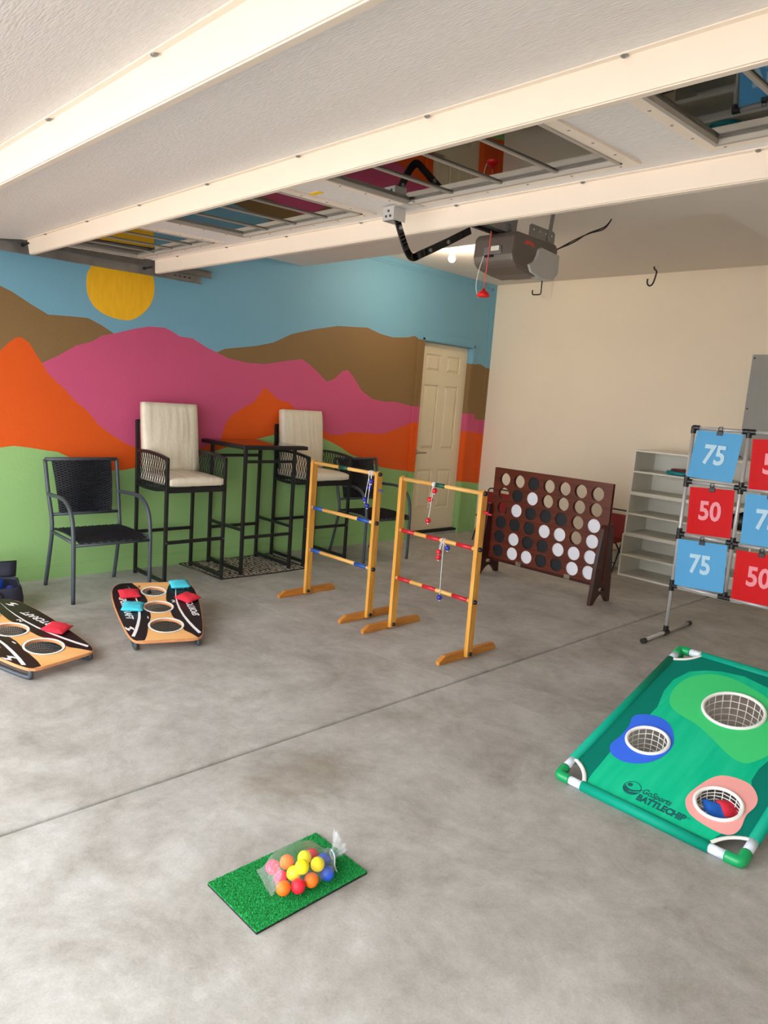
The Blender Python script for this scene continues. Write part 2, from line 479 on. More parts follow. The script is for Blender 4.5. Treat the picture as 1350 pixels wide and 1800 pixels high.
def text_obj(name, body, size, m, parent, M, bold=0.0, sx=1.0, extrude=0.0008, align='CENTER', shear=0.0):
    cu = bpy.data.curves.new(name, 'FONT'); cu.body = body; cu.size = size; cu.align_x = align; cu.align_y = 'CENTER'
    cu.offset = bold; cu.extrude = extrude; cu.shear = shear; cu.resolution_u = 3
    t = bpy.data.objects.new(name + '_tmp', cu); COL.objects.link(t)
    dg = bpy.context.evaluated_depsgraph_get()
    me = bpy.data.meshes.new_from_object(t.evaluated_get(dg))
    bpy.data.objects.remove(t); bpy.data.curves.remove(cu)
    me.transform(M @ Matrix.Diagonal((sx, 1, 1, 1)))
    me.materials.clear(); me.materials.append(m)
    o = bpy.data.objects.new(name, me); COL.objects.link(o); o.parent = parent
    return o

# ------------------------------------------------------------------ room shell
WX, WY, RX, FY = -5.26, 6.72, 1.0, -0.45
H1, H2, SY, SX = 2.562, 2.839, 3.98, -1.667

BROWN = [(1.0, 2.2), (1.533, 2.002), (1.602, 1.977), (1.708, 1.919), (1.83, 1.861), (1.932, 1.867), (2.022, 1.871), (2.101, 1.874), (2.2, 1.835), (2.289, 1.789), (2.363, 1.74), (3.103, 1.685), (3.153, 1.74), (3.221, 1.774), (3.351, 1.797), (3.535, 1.832), (3.697, 1.876), (3.892, 1.971), (4.123, 2.038), (4.408, 2.104), (4.787, 2.135), (4.966, 2.096), (5.141, 2.083), (5.352, 2.107), (5.442, 2.134), (5.575, 2.097), (6.407, 1.931), (6.559, 1.945), (6.68, 1.91), (6.745, 1.903)]
PINK = [(1.3, 1.0), (1.528, 1.275), (1.708, 1.478), (1.789, 1.531), (1.895, 1.591), (2.023, 1.675), (2.132, 1.714), (2.201, 1.762), (2.298, 1.79), (2.44, 1.839), (2.56, 1.871), (2.685, 1.878), (2.747, 1.859), (2.811, 1.828), (2.929, 1.824), (3.048, 1.77), (3.153, 1.735), (3.262, 1.7), (3.429, 1.682), (3.619, 1.685), (3.815, 1.727), (4.014, 1.765), (4.101, 1.727), (4.226, 1.651), (4.319, 1.585), (4.407, 1.617), (4.505, 1.699), (4.568, 1.715), (4.646, 1.657), (4.762, 1.534), (4.914, 1.46), (5.089, 1.441), (5.243, 1.449), (5.492, 1.415), (5.578, 1.419), (6.376, 1.375), (6.53, 1.382), (6.55, 1.317), (6.793, 1.319)]
ORANGE = [(1.3, 1.35), (1.53, 1.593), (1.576, 1.646), (1.625, 1.685), (1.661, 1.689), (1.708, 1.657), (1.745, 1.596), (1.789, 1.531), (1.831, 1.461), (1.935, 1.37), (2.027, 1.275), (2.109, 1.213), (2.181, 1.125), (2.28, 1.052), (2.386, 0.99), (2.477, 0.952), (2.632, 0.908), (2.926, 0.928), (3.08, 0.971), (3.217, 1.039), (3.255, 1.155), (3.307, 1.233), (3.437, 1.31), (3.535, 1.364), (3.581, 1.425), (3.631, 1.491), (3.699, 1.447), (3.769, 1.396), (3.907, 1.368), (3.995, 1.298), (4.049, 1.273), (4.166, 1.199), (4.279, 1.144), (4.408, 1.093), (4.536, 1.096), (4.658, 1.126), (4.885, 1.121), (5.099, 1.116), (5.281, 1.171), (5.528, 1.25), (5.625, 1.253), (6.375, 1.175), (6.581, 1.173), (6.734, 1.143)]
GREEN = [(1.526, 0.947), (1.605, 0.959), (1.696, 0.949), (1.813, 0.93), (1.898, 0.918), (1.97, 0.885), (2.101, 0.831), (2.284, 0.778), (2.395, 0.785), (2.463, 0.798), (2.682, 0.827), (2.979, 0.886), (3.237, 0.953), (3.571, 1.038), (3.746, 1.079), (4.009, 1.095), (4.285, 1.067), (4.413, 1.028), (4.546, 0.975), (4.677, 0.909), (4.864, 0.858), (5.084, 0.782), (5.259, 0.756), (5.536, 0.729), (5.691, 0.702), (6.395, 0.6), (6.725, 0.569)]
MURAL = [M_GREEN, M_ORANGE, M_PINK, M_BROWN, M_BLUE]
def bands(y):
    g = float(np.interp(y, *zip(*GREEN))); o = max(g, float(np.interp(y, *zip(*ORANGE))))
    p = max(o, float(np.interp(y, *zip(*PINK)))); b = max(p, float(np.interp(y, *zip(*BROWN))))
    return [g, o, p, b]
DY0, DY1, DZ0, DZ1 = 5.585, 6.375, 0.06, 2.10

mb = MB()
ys = sorted(set([FY, SY, DY0, DY1, WY] + [round(FY + 0.03 * i, 4) for i in range(int((WY - FY) / 0.03))] + [p[0] for L_ in (BROWN, PINK, ORANGE, GREEN) for p in L_ if p[0] < WY]))
for ya, yb in zip(ys, ys[1:]):
    top = H1 if yb <= SY + 1e-6 else H2
    z_lo = DZ1 if (ya >= DY0 - 1e-6 and yb <= DY1 + 1e-6) else 0.0
    A = [z_lo] + [min(max(z, z_lo), top) for z in bands(ya)] + [top]
    B = [z_lo] + [min(max(z, z_lo), top) for z in bands(yb)] + [top]
    for i in range(5):
        if A[i + 1] - A[i] < 1e-5 and B[i + 1] - B[i] < 1e-5: continue
        mb.mi = i
        q = [(WX, ya, A[i]), (WX, yb, B[i]), (WX, yb, B[i + 1]), (WX, ya, A[i + 1])]
        mb.face([mb.bm.verts.new(p) for p in q])
bmesh.ops.remove_doubles(mb.bm, verts=mb.bm.verts, dist=1e-5)
mb.mi = 4
mb.box((WX - 0.16, FY, -0.1), (WX - 0.10, WY + 0.1, 3.0))
wall_left = struct(mb.build('wall_left', MURAL, recalc=False), 'long wall painted with a mural of coloured hills and blue sky')

sunp = [(2.145, 2.276), (2.094, 2.182), (2.087, 2.103), (2.1, 2.027), (2.149, 1.955), (2.232, 1.911), (2.338, 1.893), (2.425, 1.904), (2.513, 1.965), (2.574, 2.049), (2.594, 2.135), (2.587, 2.217), (2.568, 2.271), (2.539, 2.332), (2.43, 2.40), (2.30, 2.41), (2.20, 2.36)]
Msun = Matrix(((0, 0, 1, WX), (1, 0, 0, 0), (0, 1, 0, 0), (0, 0, 0, 1)))
o = MB().prism([smooth_loop(sunp)], 0.0, 0.002, Msun).build('painted_sun', M_SUNY, wall_left)
o['label'] = 'round yellow painted sun in the blue mural sky'

def mural_box(mb, y0, y1, z0, z1, x0, x1):
    br = [z0] + [min(max(z, z0), z1) for z in bands((y0 + y1) / 2)] + [z1]
    for i in range(5):
        if br[i + 1] - br[i] > 1e-4:
            mb.mi = i; mb.box((x0, y0, br[i]), (x1, y1, br[i + 1]))
# door casing, reveal, corner trims painted with the mural
mb = MB()
mural_box(mb, DY0 - 0.085, DY0, 0.0, DZ1 + 0.085, WX, WX + 0.022)
mural_box(mb, DY0 - 0.030, DY0 - 0.008, 0.0, DZ1 + 0.03, WX + 0.022, WX + 0.032)
mural_box(mb, DY1, DY1 + 0.085, 0.0, DZ1 + 0.085, WX, WX + 0.022)
mural_box(mb, DY1 + 0.008, DY1 + 0.030, 0.0, DZ1 + 0.03, WX + 0.022, WX + 0.032)
mural_box(mb, DY0, DY1, DZ1, DZ1 + 0.085, WX, WX + 0.022)
mural_box(mb, DY0 - 0.03, DY1 + 0.03, DZ1 + 0.008, DZ1 + 0.03, WX + 0.022, WX + 0.032)
mural_box(mb, DY0 - 0.02, DY0, 0.0, DZ1, WX - 0.09, WX)
mural_box(mb, DY1, DY1 + 0.02, 0.0, DZ1, WX - 0.09, WX)
mb.mi = 4; mb.box((WX - 0.09, DY0, DZ1), (WX, DY1, DZ1 + 0.02))
struct(mb.build('trim_1', MURAL), 'door casing painted over with the mural colours')
mb = MB()
mural_box(mb, WY - 0.055, WY - 0.002, 0.0, H2, WX, WX + 0.014)
mural_box(mb, WY - 0.075, WY - 0.055, 0.0, H2, WX, WX + 0.007)
mural_box(mb, SY + 0.02, WY - 0.055, H2 - 0.05, H2 - 0.001, WX, WX + 0.014)
mural_box(mb, SY + 0.02, WY - 0.055, H2 - 0.07, H2 - 0.05, WX, WX + 0.007)
struct(mb.build('trim_2', MURAL), 'raised border strip along the top and corner of the mural wall')
mb = MB()
mb.box((WX, 0.0, 0.0), (WX + 0.012, DY0 - 0.086, 0.085)); mb.box((WX, 0.0, 0.085), (WX + 0.007, DY0 - 0.086, 0.10))
mb.box((WX, DY1 + 0.086, 0.0), (WX + 0.012, WY - 0.08, 0.085))
struct(mb.build('baseboard_left', M_GREEN))

# six-panel door, in the wall
d1 = bpy.data.objects.new('door_1', None); COL.objects.link(d1); d1.location = (WX - 0.045, (DY0 + DY1) / 2, DZ0)
struct(d1, 'cream six-panel door at the end of the mural wall')
DW, DH = DY1 - DY0 - 0.006, DZ1 - DZ0 - 0.004
st, ml = 0.115, 0.10
pw = (DW - 2 * st - ml) / 2
rows = [(0.24, 0.68), (0.90, 1.60), (1.74, 1.92)]
mb = MB()
mb.box((-0.035, -DW / 2, 0), (-0.014, DW / 2, DH))
for y0, y1 in ((-DW / 2, -DW / 2 + st), (-ml / 2, ml / 2), (DW / 2 - st, DW / 2)):
    mb.box((-0.014, y0, 0), (0, y1, DH))
zr = [(0, rows[0][0]), (rows[0][1], rows[1][0]), (rows[1][1], rows[2][0]), (rows[2][1], DH)]
for z0, z1 in zr:
    for y0 in (-DW / 2 + st, ml / 2):
        mb.box((-0.014, y0, z0), (0, y0 + pw, z1))
mb.build('slab', M_DOORW, d1)
for z0, z1 in rows:
    for y0 in (-DW / 2 + st, ml / 2):
        mb = MB()
        a = [(-0.014, y0 + 0.012, z0 + 0.012), (-0.014, y0 + pw - 0.012, z0 + 0.012), (-0.014, y0 + pw - 0.012, z1 - 0.012), (-0.014, y0 + 0.012, z1 - 0.012)]
        b = [(-0.001, y0 + 0.038, z0 + 0.038), (-0.001, y0 + pw - 0.038, z0 + 0.038), (-0.001, y0 + pw - 0.038, z1 - 0.038), (-0.001, y0 + 0.038, z1 - 0.038)]
        va = [mb.bm.verts.new(p) for p in a]; vb = [mb.bm.verts.new(p) for p in b]
        for k in range(4): mb.face([va[k], va[(k + 1) % 4], vb[(k + 1) % 4], vb[k]])
        mb.face(vb)
        mb.build('panel', M_DOORW, d1)
mb = MB(); yk = -DW / 2 + 0.06
mb.lathe([(0.028, 0), (0.028, 0.008), (0.012, 0.012), (0.012, 0.045)], 16, Matrix.Translation((0, yk, 0.87)) @ Matrix.Rotation(math.pi / 2, 4, 'Y'))
mb.tube([(0.045, yk, 0.87), (0.05, yk + 0.05, 0.87), (0.048, yk + 0.115, 0.868)], 0.009, 8)
h = mb.build('lever_handle', M_BRASS, d1, smooth=True); h['label'] = 'brushed metal lever handle'
MB().box((-0.06, -DW / 2 - 0.003, -DZ0), (0.05, DW / 2 + 0.003, -0.026)).build('sill', M_CONC, d1)
MB().box((-0.06, -DW / 2 - 0.003, -0.026), (0.056, DW / 2 + 0.003, -0.004)).build('threshold', M_DARK, d1)

# back wall, right wall, front wall with the opening
o = MB().box((WX - 0.16, WY, -0.1), (RX + 0.1, WY + 0.12, 3.0)).build('wall_back', M_CREAM); struct(o, 'plain cream back wall with faint scuffs')
o = MB().box((RX, FY, -0.1), (RX + 0.12, WY, 3.0)).build('wall_right', M_CREAM); struct(o)
mb = MB()
mb.box((WX - 0.16, FY - 0.2, -0.1), (-5.13, FY, 3.0)); mb.box((0.20, FY - 0.2, -0.1), (RX + 0.12, FY, 3.0)); mb.box((-5.13, FY - 0.2, 2.30), (0.20, FY, 3.0))
struct(mb.build('wall_front', M_CREAM))
# ceiling: low part at the front and right, raised tray at the back left
mb = MB()
mb.box((WX, FY, H1), (RX, SY, 3.0)); mb.box((SX, SY, H1), (RX, WY, 3.0)); mb.box((WX, SY, H2), (SX, WY, 3.0))
struct(mb.build('ceiling', M_CEIL), 'painted ceiling that steps up to a raised tray at the back')

# floor: concrete slabs with control joints (recessed), plus a finer joint
fl_root = struct(MB().box((WX - 0.16, FY - 0.2, -0.14), (RX + 0.12, WY + 0.1, -0.03)).build('floor', M_CONC), 'grey concrete garage floor with control joints')
JX, JY = -2.285, 2.885
g, g2 = 0.006, 0.002
def crack_y(x):
    return float(np.interp(x, [-5.4, -3.4, -2.698, -2.552, -2.08, -1.761, -1.443, 1.1], [2.78, 2.80, 2.824, 2.858, 2.919, 2.91, 2.84, 2.86])) + 0.014 * noise.noise(Vector((x * 4, 3.3, 0))) + 0.006 * noise.noise(Vector((x * 19, 1.3, 0)))
for sgn, xe, xo in ((-1, JX - g, WX - 0.1), (1, JX + g, RX)):
    prof = [(0.0, -0.014), (0.002, -0.008), (0.006, -0.0036), (0.012, -0.0012), (0.022, 0.0)]
    xs_ = [(xe + sgn * d, z) for d, z in prof]
    nseg = int(abs(xo - xe) / 0.04)
    xs_ += [(xe + sgn * 0.022 + (xo - xe - sgn * 0.022) * k / nseg, 0.0) for k in range(1, nseg + 1)]
    if sgn < 0: xs_ = xs_[::-1]
    for side in (0, 1):
        mb = MB()
        ya = [FY - 0.2 if side == 0 else crack_y(x) + g2 for x, _ in xs_]
        yb = [crack_y(x) - g2 if side == 0 else WY for x, _ in xs_]
        A = [mb.bm.verts.new((x, y, z)) for (x, z), y in zip(xs_, ya)]; B = [mb.bm.verts.new((x, y, z)) for (x, z), y in zip(xs_, yb)]
        A2 = [mb.bm.verts.new((x, y, -0.08)) for (x, z), y in zip(xs_, ya)]; B2 = [mb.bm.verts.new((x, y, -0.08)) for (x, z), y in zip(xs_, yb)]
        for k in range(len(xs_) - 1):
            mb.face([A[k], A[k + 1], B[k + 1], B[k]]); mb.face([A2[k], B2[k], B2[k + 1], A2[k + 1]])
            mb.face([A[k], A2[k], A2[k + 1], A[k + 1]]); mb.face([B[k], B[k + 1], B2[k + 1], B2[k]])
        mb.face([A[0], B[0], B2[0], A2[0]]); mb.face([A[-1], A2[-1], B2[-1], B[-1]])
        mb.build('slab', M_CONC, fl_root)
o = MB().box((-9, -12, -0.2), (5, FY - 0.2, -0.015)).build('driveway', M_DRIVE); struct(o, 'pale concrete driveway outside the open door')

# ------------------------------------------------------------------ overhead garage door (three sections, open)
GX0, GX1 = -5.02, 0.12
SEC = [((1.640, 2.290), (2.490, 2.318)), ((0.795, 2.157), (1.632, 2.288)), ((0.03, 1.925), (0.787, 2.155))]
d2 = bpy.data.objects.new('door_2', None); COL.objects.link(d2); d2.location = ((GX0 + GX1) / 2, 1.5, 2.2)
struct(d2, 'white sectional garage door rolled up overhead')
dinv = Matrix.Translation(-Vector(d2.location))
winx = [(-4.965, -3.965), (-3.65, -2.65), (-2.34, -1.34), (-1.03, -0.03)]
bolt_src = None
for si, ((ya, za), (yb, zb)) in enumerate(SEC):
    L = math.hypot(yb - ya, zb - za); ang = math.atan2(zb - za, yb - ya)
    # local frame: X along door, Y along section towards the back, Z up (inner face is z=0, door thickness above)
    M = dinv @ Matrix.Translation((0, ya, za)) @ Matrix.Rotation(ang, 4, 'X')
    mb = MB(); TH = 0.022
    if si == 0:
        w0, w1 = 0.19, 0.69
        mb.box((GX0, 0, 0), (GX1, w0, TH), M); mb.box((GX0, w1, 0), (GX1, L, TH), M)
        xs = [GX0] + [v for w in winx for v in w] + [GX1]
        for a, b in zip(xs[::2], xs[1::2]):
            mb.box((a, w0, 0), (b, w1, TH), M)
    else:
        mb.box((GX0, 0, 0), (GX1, L, TH), M)
    sec = mb.build('section', M_STUCCO, d2)
    # stiffening lip hanging at the back edge of each section, with a screwed flange in front
    mb = MB(); LH = 0.086
    mb.box((GX0, L - 0.016, -LH), (GX1, L - 0.002, 0.0), M)
    mb.box((GX0, L - 0.012, -LH - 0.004), (GX1, L + 0.02, -LH), M)
    lip = mb.build('stiffening_lip', M_LIP, sec, bevel=0.002)
    MB().box((GX0, L - 0.040, -0.003), (GX1, L - 0.016, 0.0), M).build('flange', M_LIP, sec)
    mb = MB(); n = 12
    bx = [GX0 + 0.35 + 0.62 * k for k in range(9)]
    for x in bx:
        b = MB().lathe([(0.009, 0), (0.009, -0.003), (0.005, -0.006)], 10, M @ Matrix.Translation((x, L - 0.028, -0.003))).build('bolt', M_GALV, sec)
    if si == 0:
        for wi, (x0, x1) in enumerate(winx):
            mb = MB(); fw = 0.045
            # wide screwed retainer frame with a sloped inner edge
            for a, b in (((x0 - fw, w0 - fw, -0.008), (x1 + fw, w0, 0.0)), ((x0 - fw, w1, -0.008), (x1 + fw, w1 + fw, 0.0)), ((x0 - fw, w0, -0.008), (x0, w1, 0.0)), ((x1, w0, -0.008), (x1 + fw, w1, 0.0))):
                mb.box(a, b, M)
            mb.build('window_frame', M_LIP, sec)
            mb = MB()
            for a, b in (((x0, w0, -0.012), (x1, w0 + 0.014, TH)), ((x0, w1 - 0.014, -0.012), (x1, w1, TH)), ((x0, w0, -0.012), (x0 + 0.014, w1, TH)), ((x1 - 0.014, w0, -0.012), (x1, w1, TH))):
                mb.box(a, b, M)
            mb.build('window_stop', M_STOP, sec)
            MB().box((x0 + 0.013, w0 + 0.013, 0.004), (x1 - 0.013, w1 - 0.013, 0.006), M).build('pane', M_PANE, sec)
            for k in range(1, 4):
                xm = x0 + (x1 - x0) * k / 4
                MB().box((xm - 0.007, w0 + 0.013, -0.002), (xm + 0.007, w1 - 0.013, 0.0035), M).build('muntin', M_MUNT, sec)
            for k in range(6):
                xx = x0 + 0.02 + (x1 - x0 - 0.04) * k / 5
                for yy in (w1 + 0.028,):
                    MB().lathe([(0.005, 0), (0.004, -0.002)], 8, M @ Matrix.Translation((xx, yy, -0.008))).build('bolt', M_GALV, sec)
            for yy in (w0 + 0.12, w0 + 0.26, w0 + 0.40):
                for xx in (x0 - 0.028, x1 + 0.028):
                    MB().lathe([(0.005, 0), (0.004, -0.002)], 8, M @ Matrix.Translation((xx, yy, -0.008))).build('bolt', M_GALV, sec)
        MB().box((-2.60, 0.33, -0.0015), (-2.53, 0.36, 0.0), M).build('sticker', M_STICK, sec)['label'] = 'small yellow sticker'

# left horizontal track and hanger angle
t = thing('door_track', 'galvanised steel overhead door track beside the mural wall', 'track', (WX + 0.14, 1.3, 2.25))
ti = Vector(t.location)
path = [(0, -0.32, 0.4), (0, -0.30, 1.7), (0, -0.16, 1.95), (0, 0.15, 2.10), (0, 0.6, 2.18), (0, 1.2, 2.238), (0, 2.92, 2.262)]
def track_piece(pts, dz, h, dx):
    mb = MB(); rings = []
    prof = [(0.028, -h / 2), (0.0, -h / 2), (0.0, h / 2), (0.028, h / 2), (0.028, h / 2 - 0.003), (0.003, h / 2 - 0.003), (0.003, -h / 2 + 0.003), (0.028, -h / 2 + 0.003)]
    P = [Vector(p) for p in pts]
    for i, p in enumerate(P):
        tg = (P[min(i + 1, len(P) - 1)] - P[max(i - 1, 0)]).normalized()
        up = Vector((1, 0, 0)).cross(tg).normalized()
        if up.z < -0.01 or (abs(up.z) < 0.01 and up.y > 0): up = -up
        rings.append([mb.bm.verts.new(p - ti + Vector((WX + dx + q[0], 0, 0)) + up * (q[1] + dz)) for q in prof])
    for A, B in zip(rings, rings[1:]):
        for k in range(8): mb.face([A[k], A[(k + 1) % 8], B[(k + 1) % 8], B[k]])
    mb.face(rings[0]); mb.face(rings[-1][::-1])
    return mb
track_piece(path, 0.0, 0.062, 0.105).build('rail', M_GALV, t)
track_piece([(0, 1.3, 2.30), (0, 3.04, 2.322)], 0.0, 0.05, 0.05).build('upper_rail', M_GALV, t)
for y in (1.5, 2.75):
    MB().bar(Vector((WX + 0.10, y, 2.24)) - ti, Vector((WX + 0.10, y, H1)) - ti, 0.03, 0.004, (1, 0, 0)).build('hanger_strap', M_GALV, t)
for k in range(4):
    MB().cbox(Vector((WX + 0.112, 2.70 + 0.04 * k, 2.262)) - ti, (0.016, 0.012, 0.006)).build('slot_cover', M_DARK, t)
# roller hinges at the lip end
for y in (1.62, 2.44):
    mb = MB(); mb.bar(Vector((GX0 - 0.075, y, 2.262)) - ti, Vector((GX0 + 0.03, y, 2.262)) - ti, 0.010, 0.010)
    mb.lathe([(0.012, 0), (0.012, 0.010)], 14, Matrix.Translation(Vector((GX0 - 0.095, y, 2.262)) - ti) @ Matrix.Rotation(math.pi / 2, 4, 'Y'))
    mb.build('roller', M_DARK, t)

# ------------------------------------------------------------------ door opener
OX = -2.39
op = thing('garage_door_opener', 'taupe garage door opener hanging from the ceiling', 'door opener', (OX, 3.18, 2.17))
oi = Matrix.Translation(-Vector(op.location))
mb = MB(); mb.box((OX - 0.03, 0.0, 2.345), (OX + 0.03, 3.10, 2.385), oi); mb.build('rail', M_GALV, op)
mb = MB(); mb.box((OX - 0.032, 2.78, 2.330), (OX - 0.012, 3.10, 2.345), oi); mb.build('chain_guide', M_BLACK, op)
MB().box((OX - 0.035, 3.08, 2.335), (OX + 0.045, 3.115, 2.405), oi).build('rail_clip', M_GALV, op)
# housing: rounded front, extruded along x from a side profile in (y,z)
prof = [(3.02, 2.335), (2.995, 2.31), (2.99, 2.22), (3.005, 2.185), (3.04, 2.165), (3.14, 2.150), (3.24, 2.145), (3.30, 2.16), (3.385, 2.17), (3.39, 2.31), (3.37, 2.335)]
Mh = oi @ Matrix(((0, 0, 1, OX), (1, 0, 0, 0), (0, 1, 0, 0), (0, 0, 0, 1)))
mb = MB().prism([prof], -0.125, 0.125, Mh)
hs = mb.build('housing', M_OPEN, op, bevel=0.012)
lens = [(3.125, 2.190), (3.170, 2.212), (3.190, 2.245), (3.200, 2.280), (3.225, 2.292), (3.393, 2.282), (3.397, 2.190), (3.36, 2.148), (3.25, 2.141), (3.15, 2.158)]
mb = MB().prism([lens], 0.08, 0.137, Mh); mb.build('lens_cover', M_LENS, op, bevel=0.006)['label'] = 'pale grey light lens on the side'
MB().box((OX - 0.05, 2.982, 2.225), (OX + 0.06, 2.992, 2.262), oi).build('label_recess', M_GALV, hs, bevel=0.003)
MB().box((OX + 0.0, 2.976, 2.240), (OX + 0.05, 2.9825, 2.262), oi).build('paper_label', M_WHITE, hs)
MB().box((OX - 0.04, 2.980, 2.212), (OX + 0.01, 2.991, 2.222), oi).build('slot', M_DARK, hs)
# red bowed emblem on the side
em = [(3.085 + 0.012 * i, 2.306 - 0.0008 * (i - 3.5) ** 2) for i in range(8)]
em2 = [(y, z - 0.018 + 0.002 * math.sin(i * 2)) for i, (y, z) in enumerate(em)]
MB().prism([em + em2[::-1]], 0.1255, 0.1265, Mh).build('emblem', mat('emblem_red', (196, 74, 66), rough=0.5), hs)
# perforated hanger angle and strap
mb = MB()
hh = [circle(3.17 + 0.055 * k, 2.372, 0.007, 10) for k in range(4)]
mb.prism([[(3.13, 2.32), (3.36, 2.32), (3.36, 2.385), (3.345, 2.395), (3.145, 2.395), (3.13, 2.385)]] + hh, 0.112, 0.115, Mh)
mb.build('bracket', M_GALV, op)
for xs_ in (0.118, -0.118):
    MB().bar(oi @ Vector((OX + xs_, 3.30, 2.34)), oi @ Vector((OX + xs_, 3.33, H1)), 0.03, 0.003, (1, 0, 0)).build('hanger_strap', M_GALV, op)
# curved arm to the door
arm = smooth_path([(OX - 0.05, 2.352, 2.262), (OX - 0.05, 2.385, 2.205), (OX - 0.05, 2.43, 2.140), (OX - 0.05, 2.470, 2.118), (OX - 0.05, 2.53, 2.145), (OX - 0.05, 2.70, 2.232), (OX - 0.05, 2.86, 2.318)], 5)
mb = MB()
for a, b in zip(arm, arm[1:]):
    d = (b - a).normalized() * 0.004
    mb.bar(oi @ (a - d), oi @ (b + d), 0.008, 0.034, (0, -(b - a).z, (b - a).y))
arm_o = mb.build('door_arm', M_BLACK, op)
for p in ((2.58, 2.171), (2.70, 2.232), (2.372, 2.228)):
    MB().lathe([(0.010, 0), (0.010, 0.006), (0.005, 0.010)], 12, oi @ Matrix.Translation((OX - 0.046, p[0], p[1])) @ Matrix.Rotation(math.pi / 2, 4, 'Y')).build('bolt', M_GALV, arm_o)
mb = MB()
mb.box((OX - 0.085, 2.30, 2.245), (OX - 0.081, 2.37, 2.305), oi); mb.box((OX - 0.019, 2.30, 2.245), (OX - 0.015, 2.37, 2.305), oi)
mb.box((OX - 0.085, 2.296, 2.245), (OX - 0.015, 2.30, 2.300), oi); mb.box((OX - 0.09, 2.30, 2.302), (OX + 0.09, 2.38, 2.306), oi)
dbk = mb.build('door_bracket', M_PIPE, op)
for xx, zz in ((-0.062, 2.262), (-0.036, 2.262), (-0.049, 2.284)):
    MB().lathe([(0.006, 0), (0.005, 0.004)], 10, oi @ Matrix.Translation((OX + xx, 2.2965, zz)) @ Matrix.Rotation(math.pi / 2, 4, 'X')).build('bolt', M_GREYM, dbk)
# release cord, thin wire, handle
cord = smooth_path([(OX + 0.01, 2.955, 2.33), (OX + 0.005, 2.955, 2.20), (OX - 0.002, 2.956, 2.10), (OX - 0.006, 2.958, 2.045)], 4)
c_o = MB().tube([oi @ p for p in cord], 0.003, 6).build('release_cord', mat('red_cord', (214, 84, 78), rough=0.7), op)
mb = MB().lathe([(0.006, 0.034), (0.010, 0.024), (0.026, 0.014), (0.034, 0.0), (0.030, -0.006), (0.010, -0.008)], 16, oi @ Matrix.Translation((OX - 0.006, 2.958, 2.018)))
mb.build('handle', mat('red_plastic', (226, 24, 28), rough=0.4), c_o, smooth=True)['label'] = 'red cone-shaped pull handle'
wire = smooth_path([(OX - 0.03, 2.962, 2.215), (OX - 0.05, 2.955, 2.13), (OX - 0.055, 2.955, 2.06), (OX - 0.035, 2.957, 2.008)], 5)
MB().tube([oi @ p for p in wire], 0.0018, 6).build('wire', M_STR, op)
for k in range(2):
    pw_ = smooth_path([(OX + 0.10 + 0.012 * k, 3.385, 2.31), (OX + 0.14, 3.50, 2.37 + 0.01 * k), (OX + 0.15 + 0.01 * k, 3.62, 2.44), (OX + 0.17, 3.75, 2.50 - 0.01 * k), (OX + 0.18, 3.80, H1 - 0.01)], 5)
    MB().tube([oi @ p for p in pw_], 0.0035, 6).build('power_cable', M_BLACK, op)

# ------------------------------------------------------------------ ceiling bulb and hooks
lb = thing('ceiling_bulb', 'bare lit bulb in a white holder on the raised ceiling', 'light bulb', (-4.40, 4.95, H2))
MB().lathe([(0.055, 0.0), (0.055, -0.012), (0.035, -0.024), (0.022, -0.045), (0.020, -0.052)], 20).build('holder', M_WHITE, lb, smooth=True)
MB().lathe([(0.014, -0.050), (0.016, -0.066), (0.026, -0.082), (0.032, -0.100), (0.030, -0.118), (0.018, -0.132), (0.002, -0.136)], 20).build('bulb', M_BULB, lb, smooth=True)
pl_d = bpy.data.lights.new('bulb_light', 'POINT'); pl_d.energy = 13; pl_d.shadow_soft_size = 0.06; pl_d.color = (1.0, 0.83, 0.62)
pl_o = bpy.data.objects.new('bulb_light', pl_d); COL.objects.link(pl_o); pl_o.location = (-4.40, 4.95, H2 - 0.175)

hk = smooth_path([(0, 0, 0), (0.004, 0, -0.02), (0.028, 0, -0.045), (0.026, 0, -0.075), (0.012, 0, -0.135), (0, 0, -0.158), (-0.022, 0, -0.168), (-0.042, 0, -0.155), (-0.05, 0, -0.13), (-0.048, 0, -0.105)], 4)
o = MB().tube(hk, 0.0075, 8).build('ceiling_hook', M_BLACK, smooth=True, loc=(-3.24, 6.41, H2 - 0.001))
tag(o, 'black J-shaped ceiling hook over the back wall, right of the opener', 'hook', 'black ceiling hooks')
hk = [(0, 0, 0), (0, 0, -0.02), (0, 0, -0.15), (-0.004, 0, -0.165), (-0.02, 0, -0.17), (-0.09, 0, -0.168), (-0.103, 0, -0.162), (-0.108, 0, -0.145), (-0.108, 0, -0.12)]
o = MB().tube(hk, 0.007, 8).build('ceiling_hook', M_BLACK, smooth=True, loc=(-4.50, 6.50, H2 - 0.001))
tag(o, 'black square-cornered ceiling hook just below the opener', 'hook', 'black ceiling hooks')

# ------------------------------------------------------------------ electrical panel on the back wall
ep = thing('electrical_panel', 'grey steel electrical panel mounted on the cream back wall', 'panel', (-2.10, WY - 0.002, 1.17))
MB().box((-0.275, -0.03, 0.0), (0.275, 0, 0.915)).build('box', M_PANEL, ep, bevel=0.003)
MB().box((-0.18, -0.036, 0.09), (0.20, -0.03, 0.80)).build('cover_door', M_PANEL, ep, bevel=0.003)
for x in (-0.255, 0.255):
    for z in (0.03, 0.45, 0.885):
        MB().lathe([(0.008, 0), (0.006, 0.004)], 10, Matrix.Translation((x, -0.03, z)) @ Matrix.Rotation(math.pi / 2, 4, 'X')).build('screw', M_BLACK, ep)

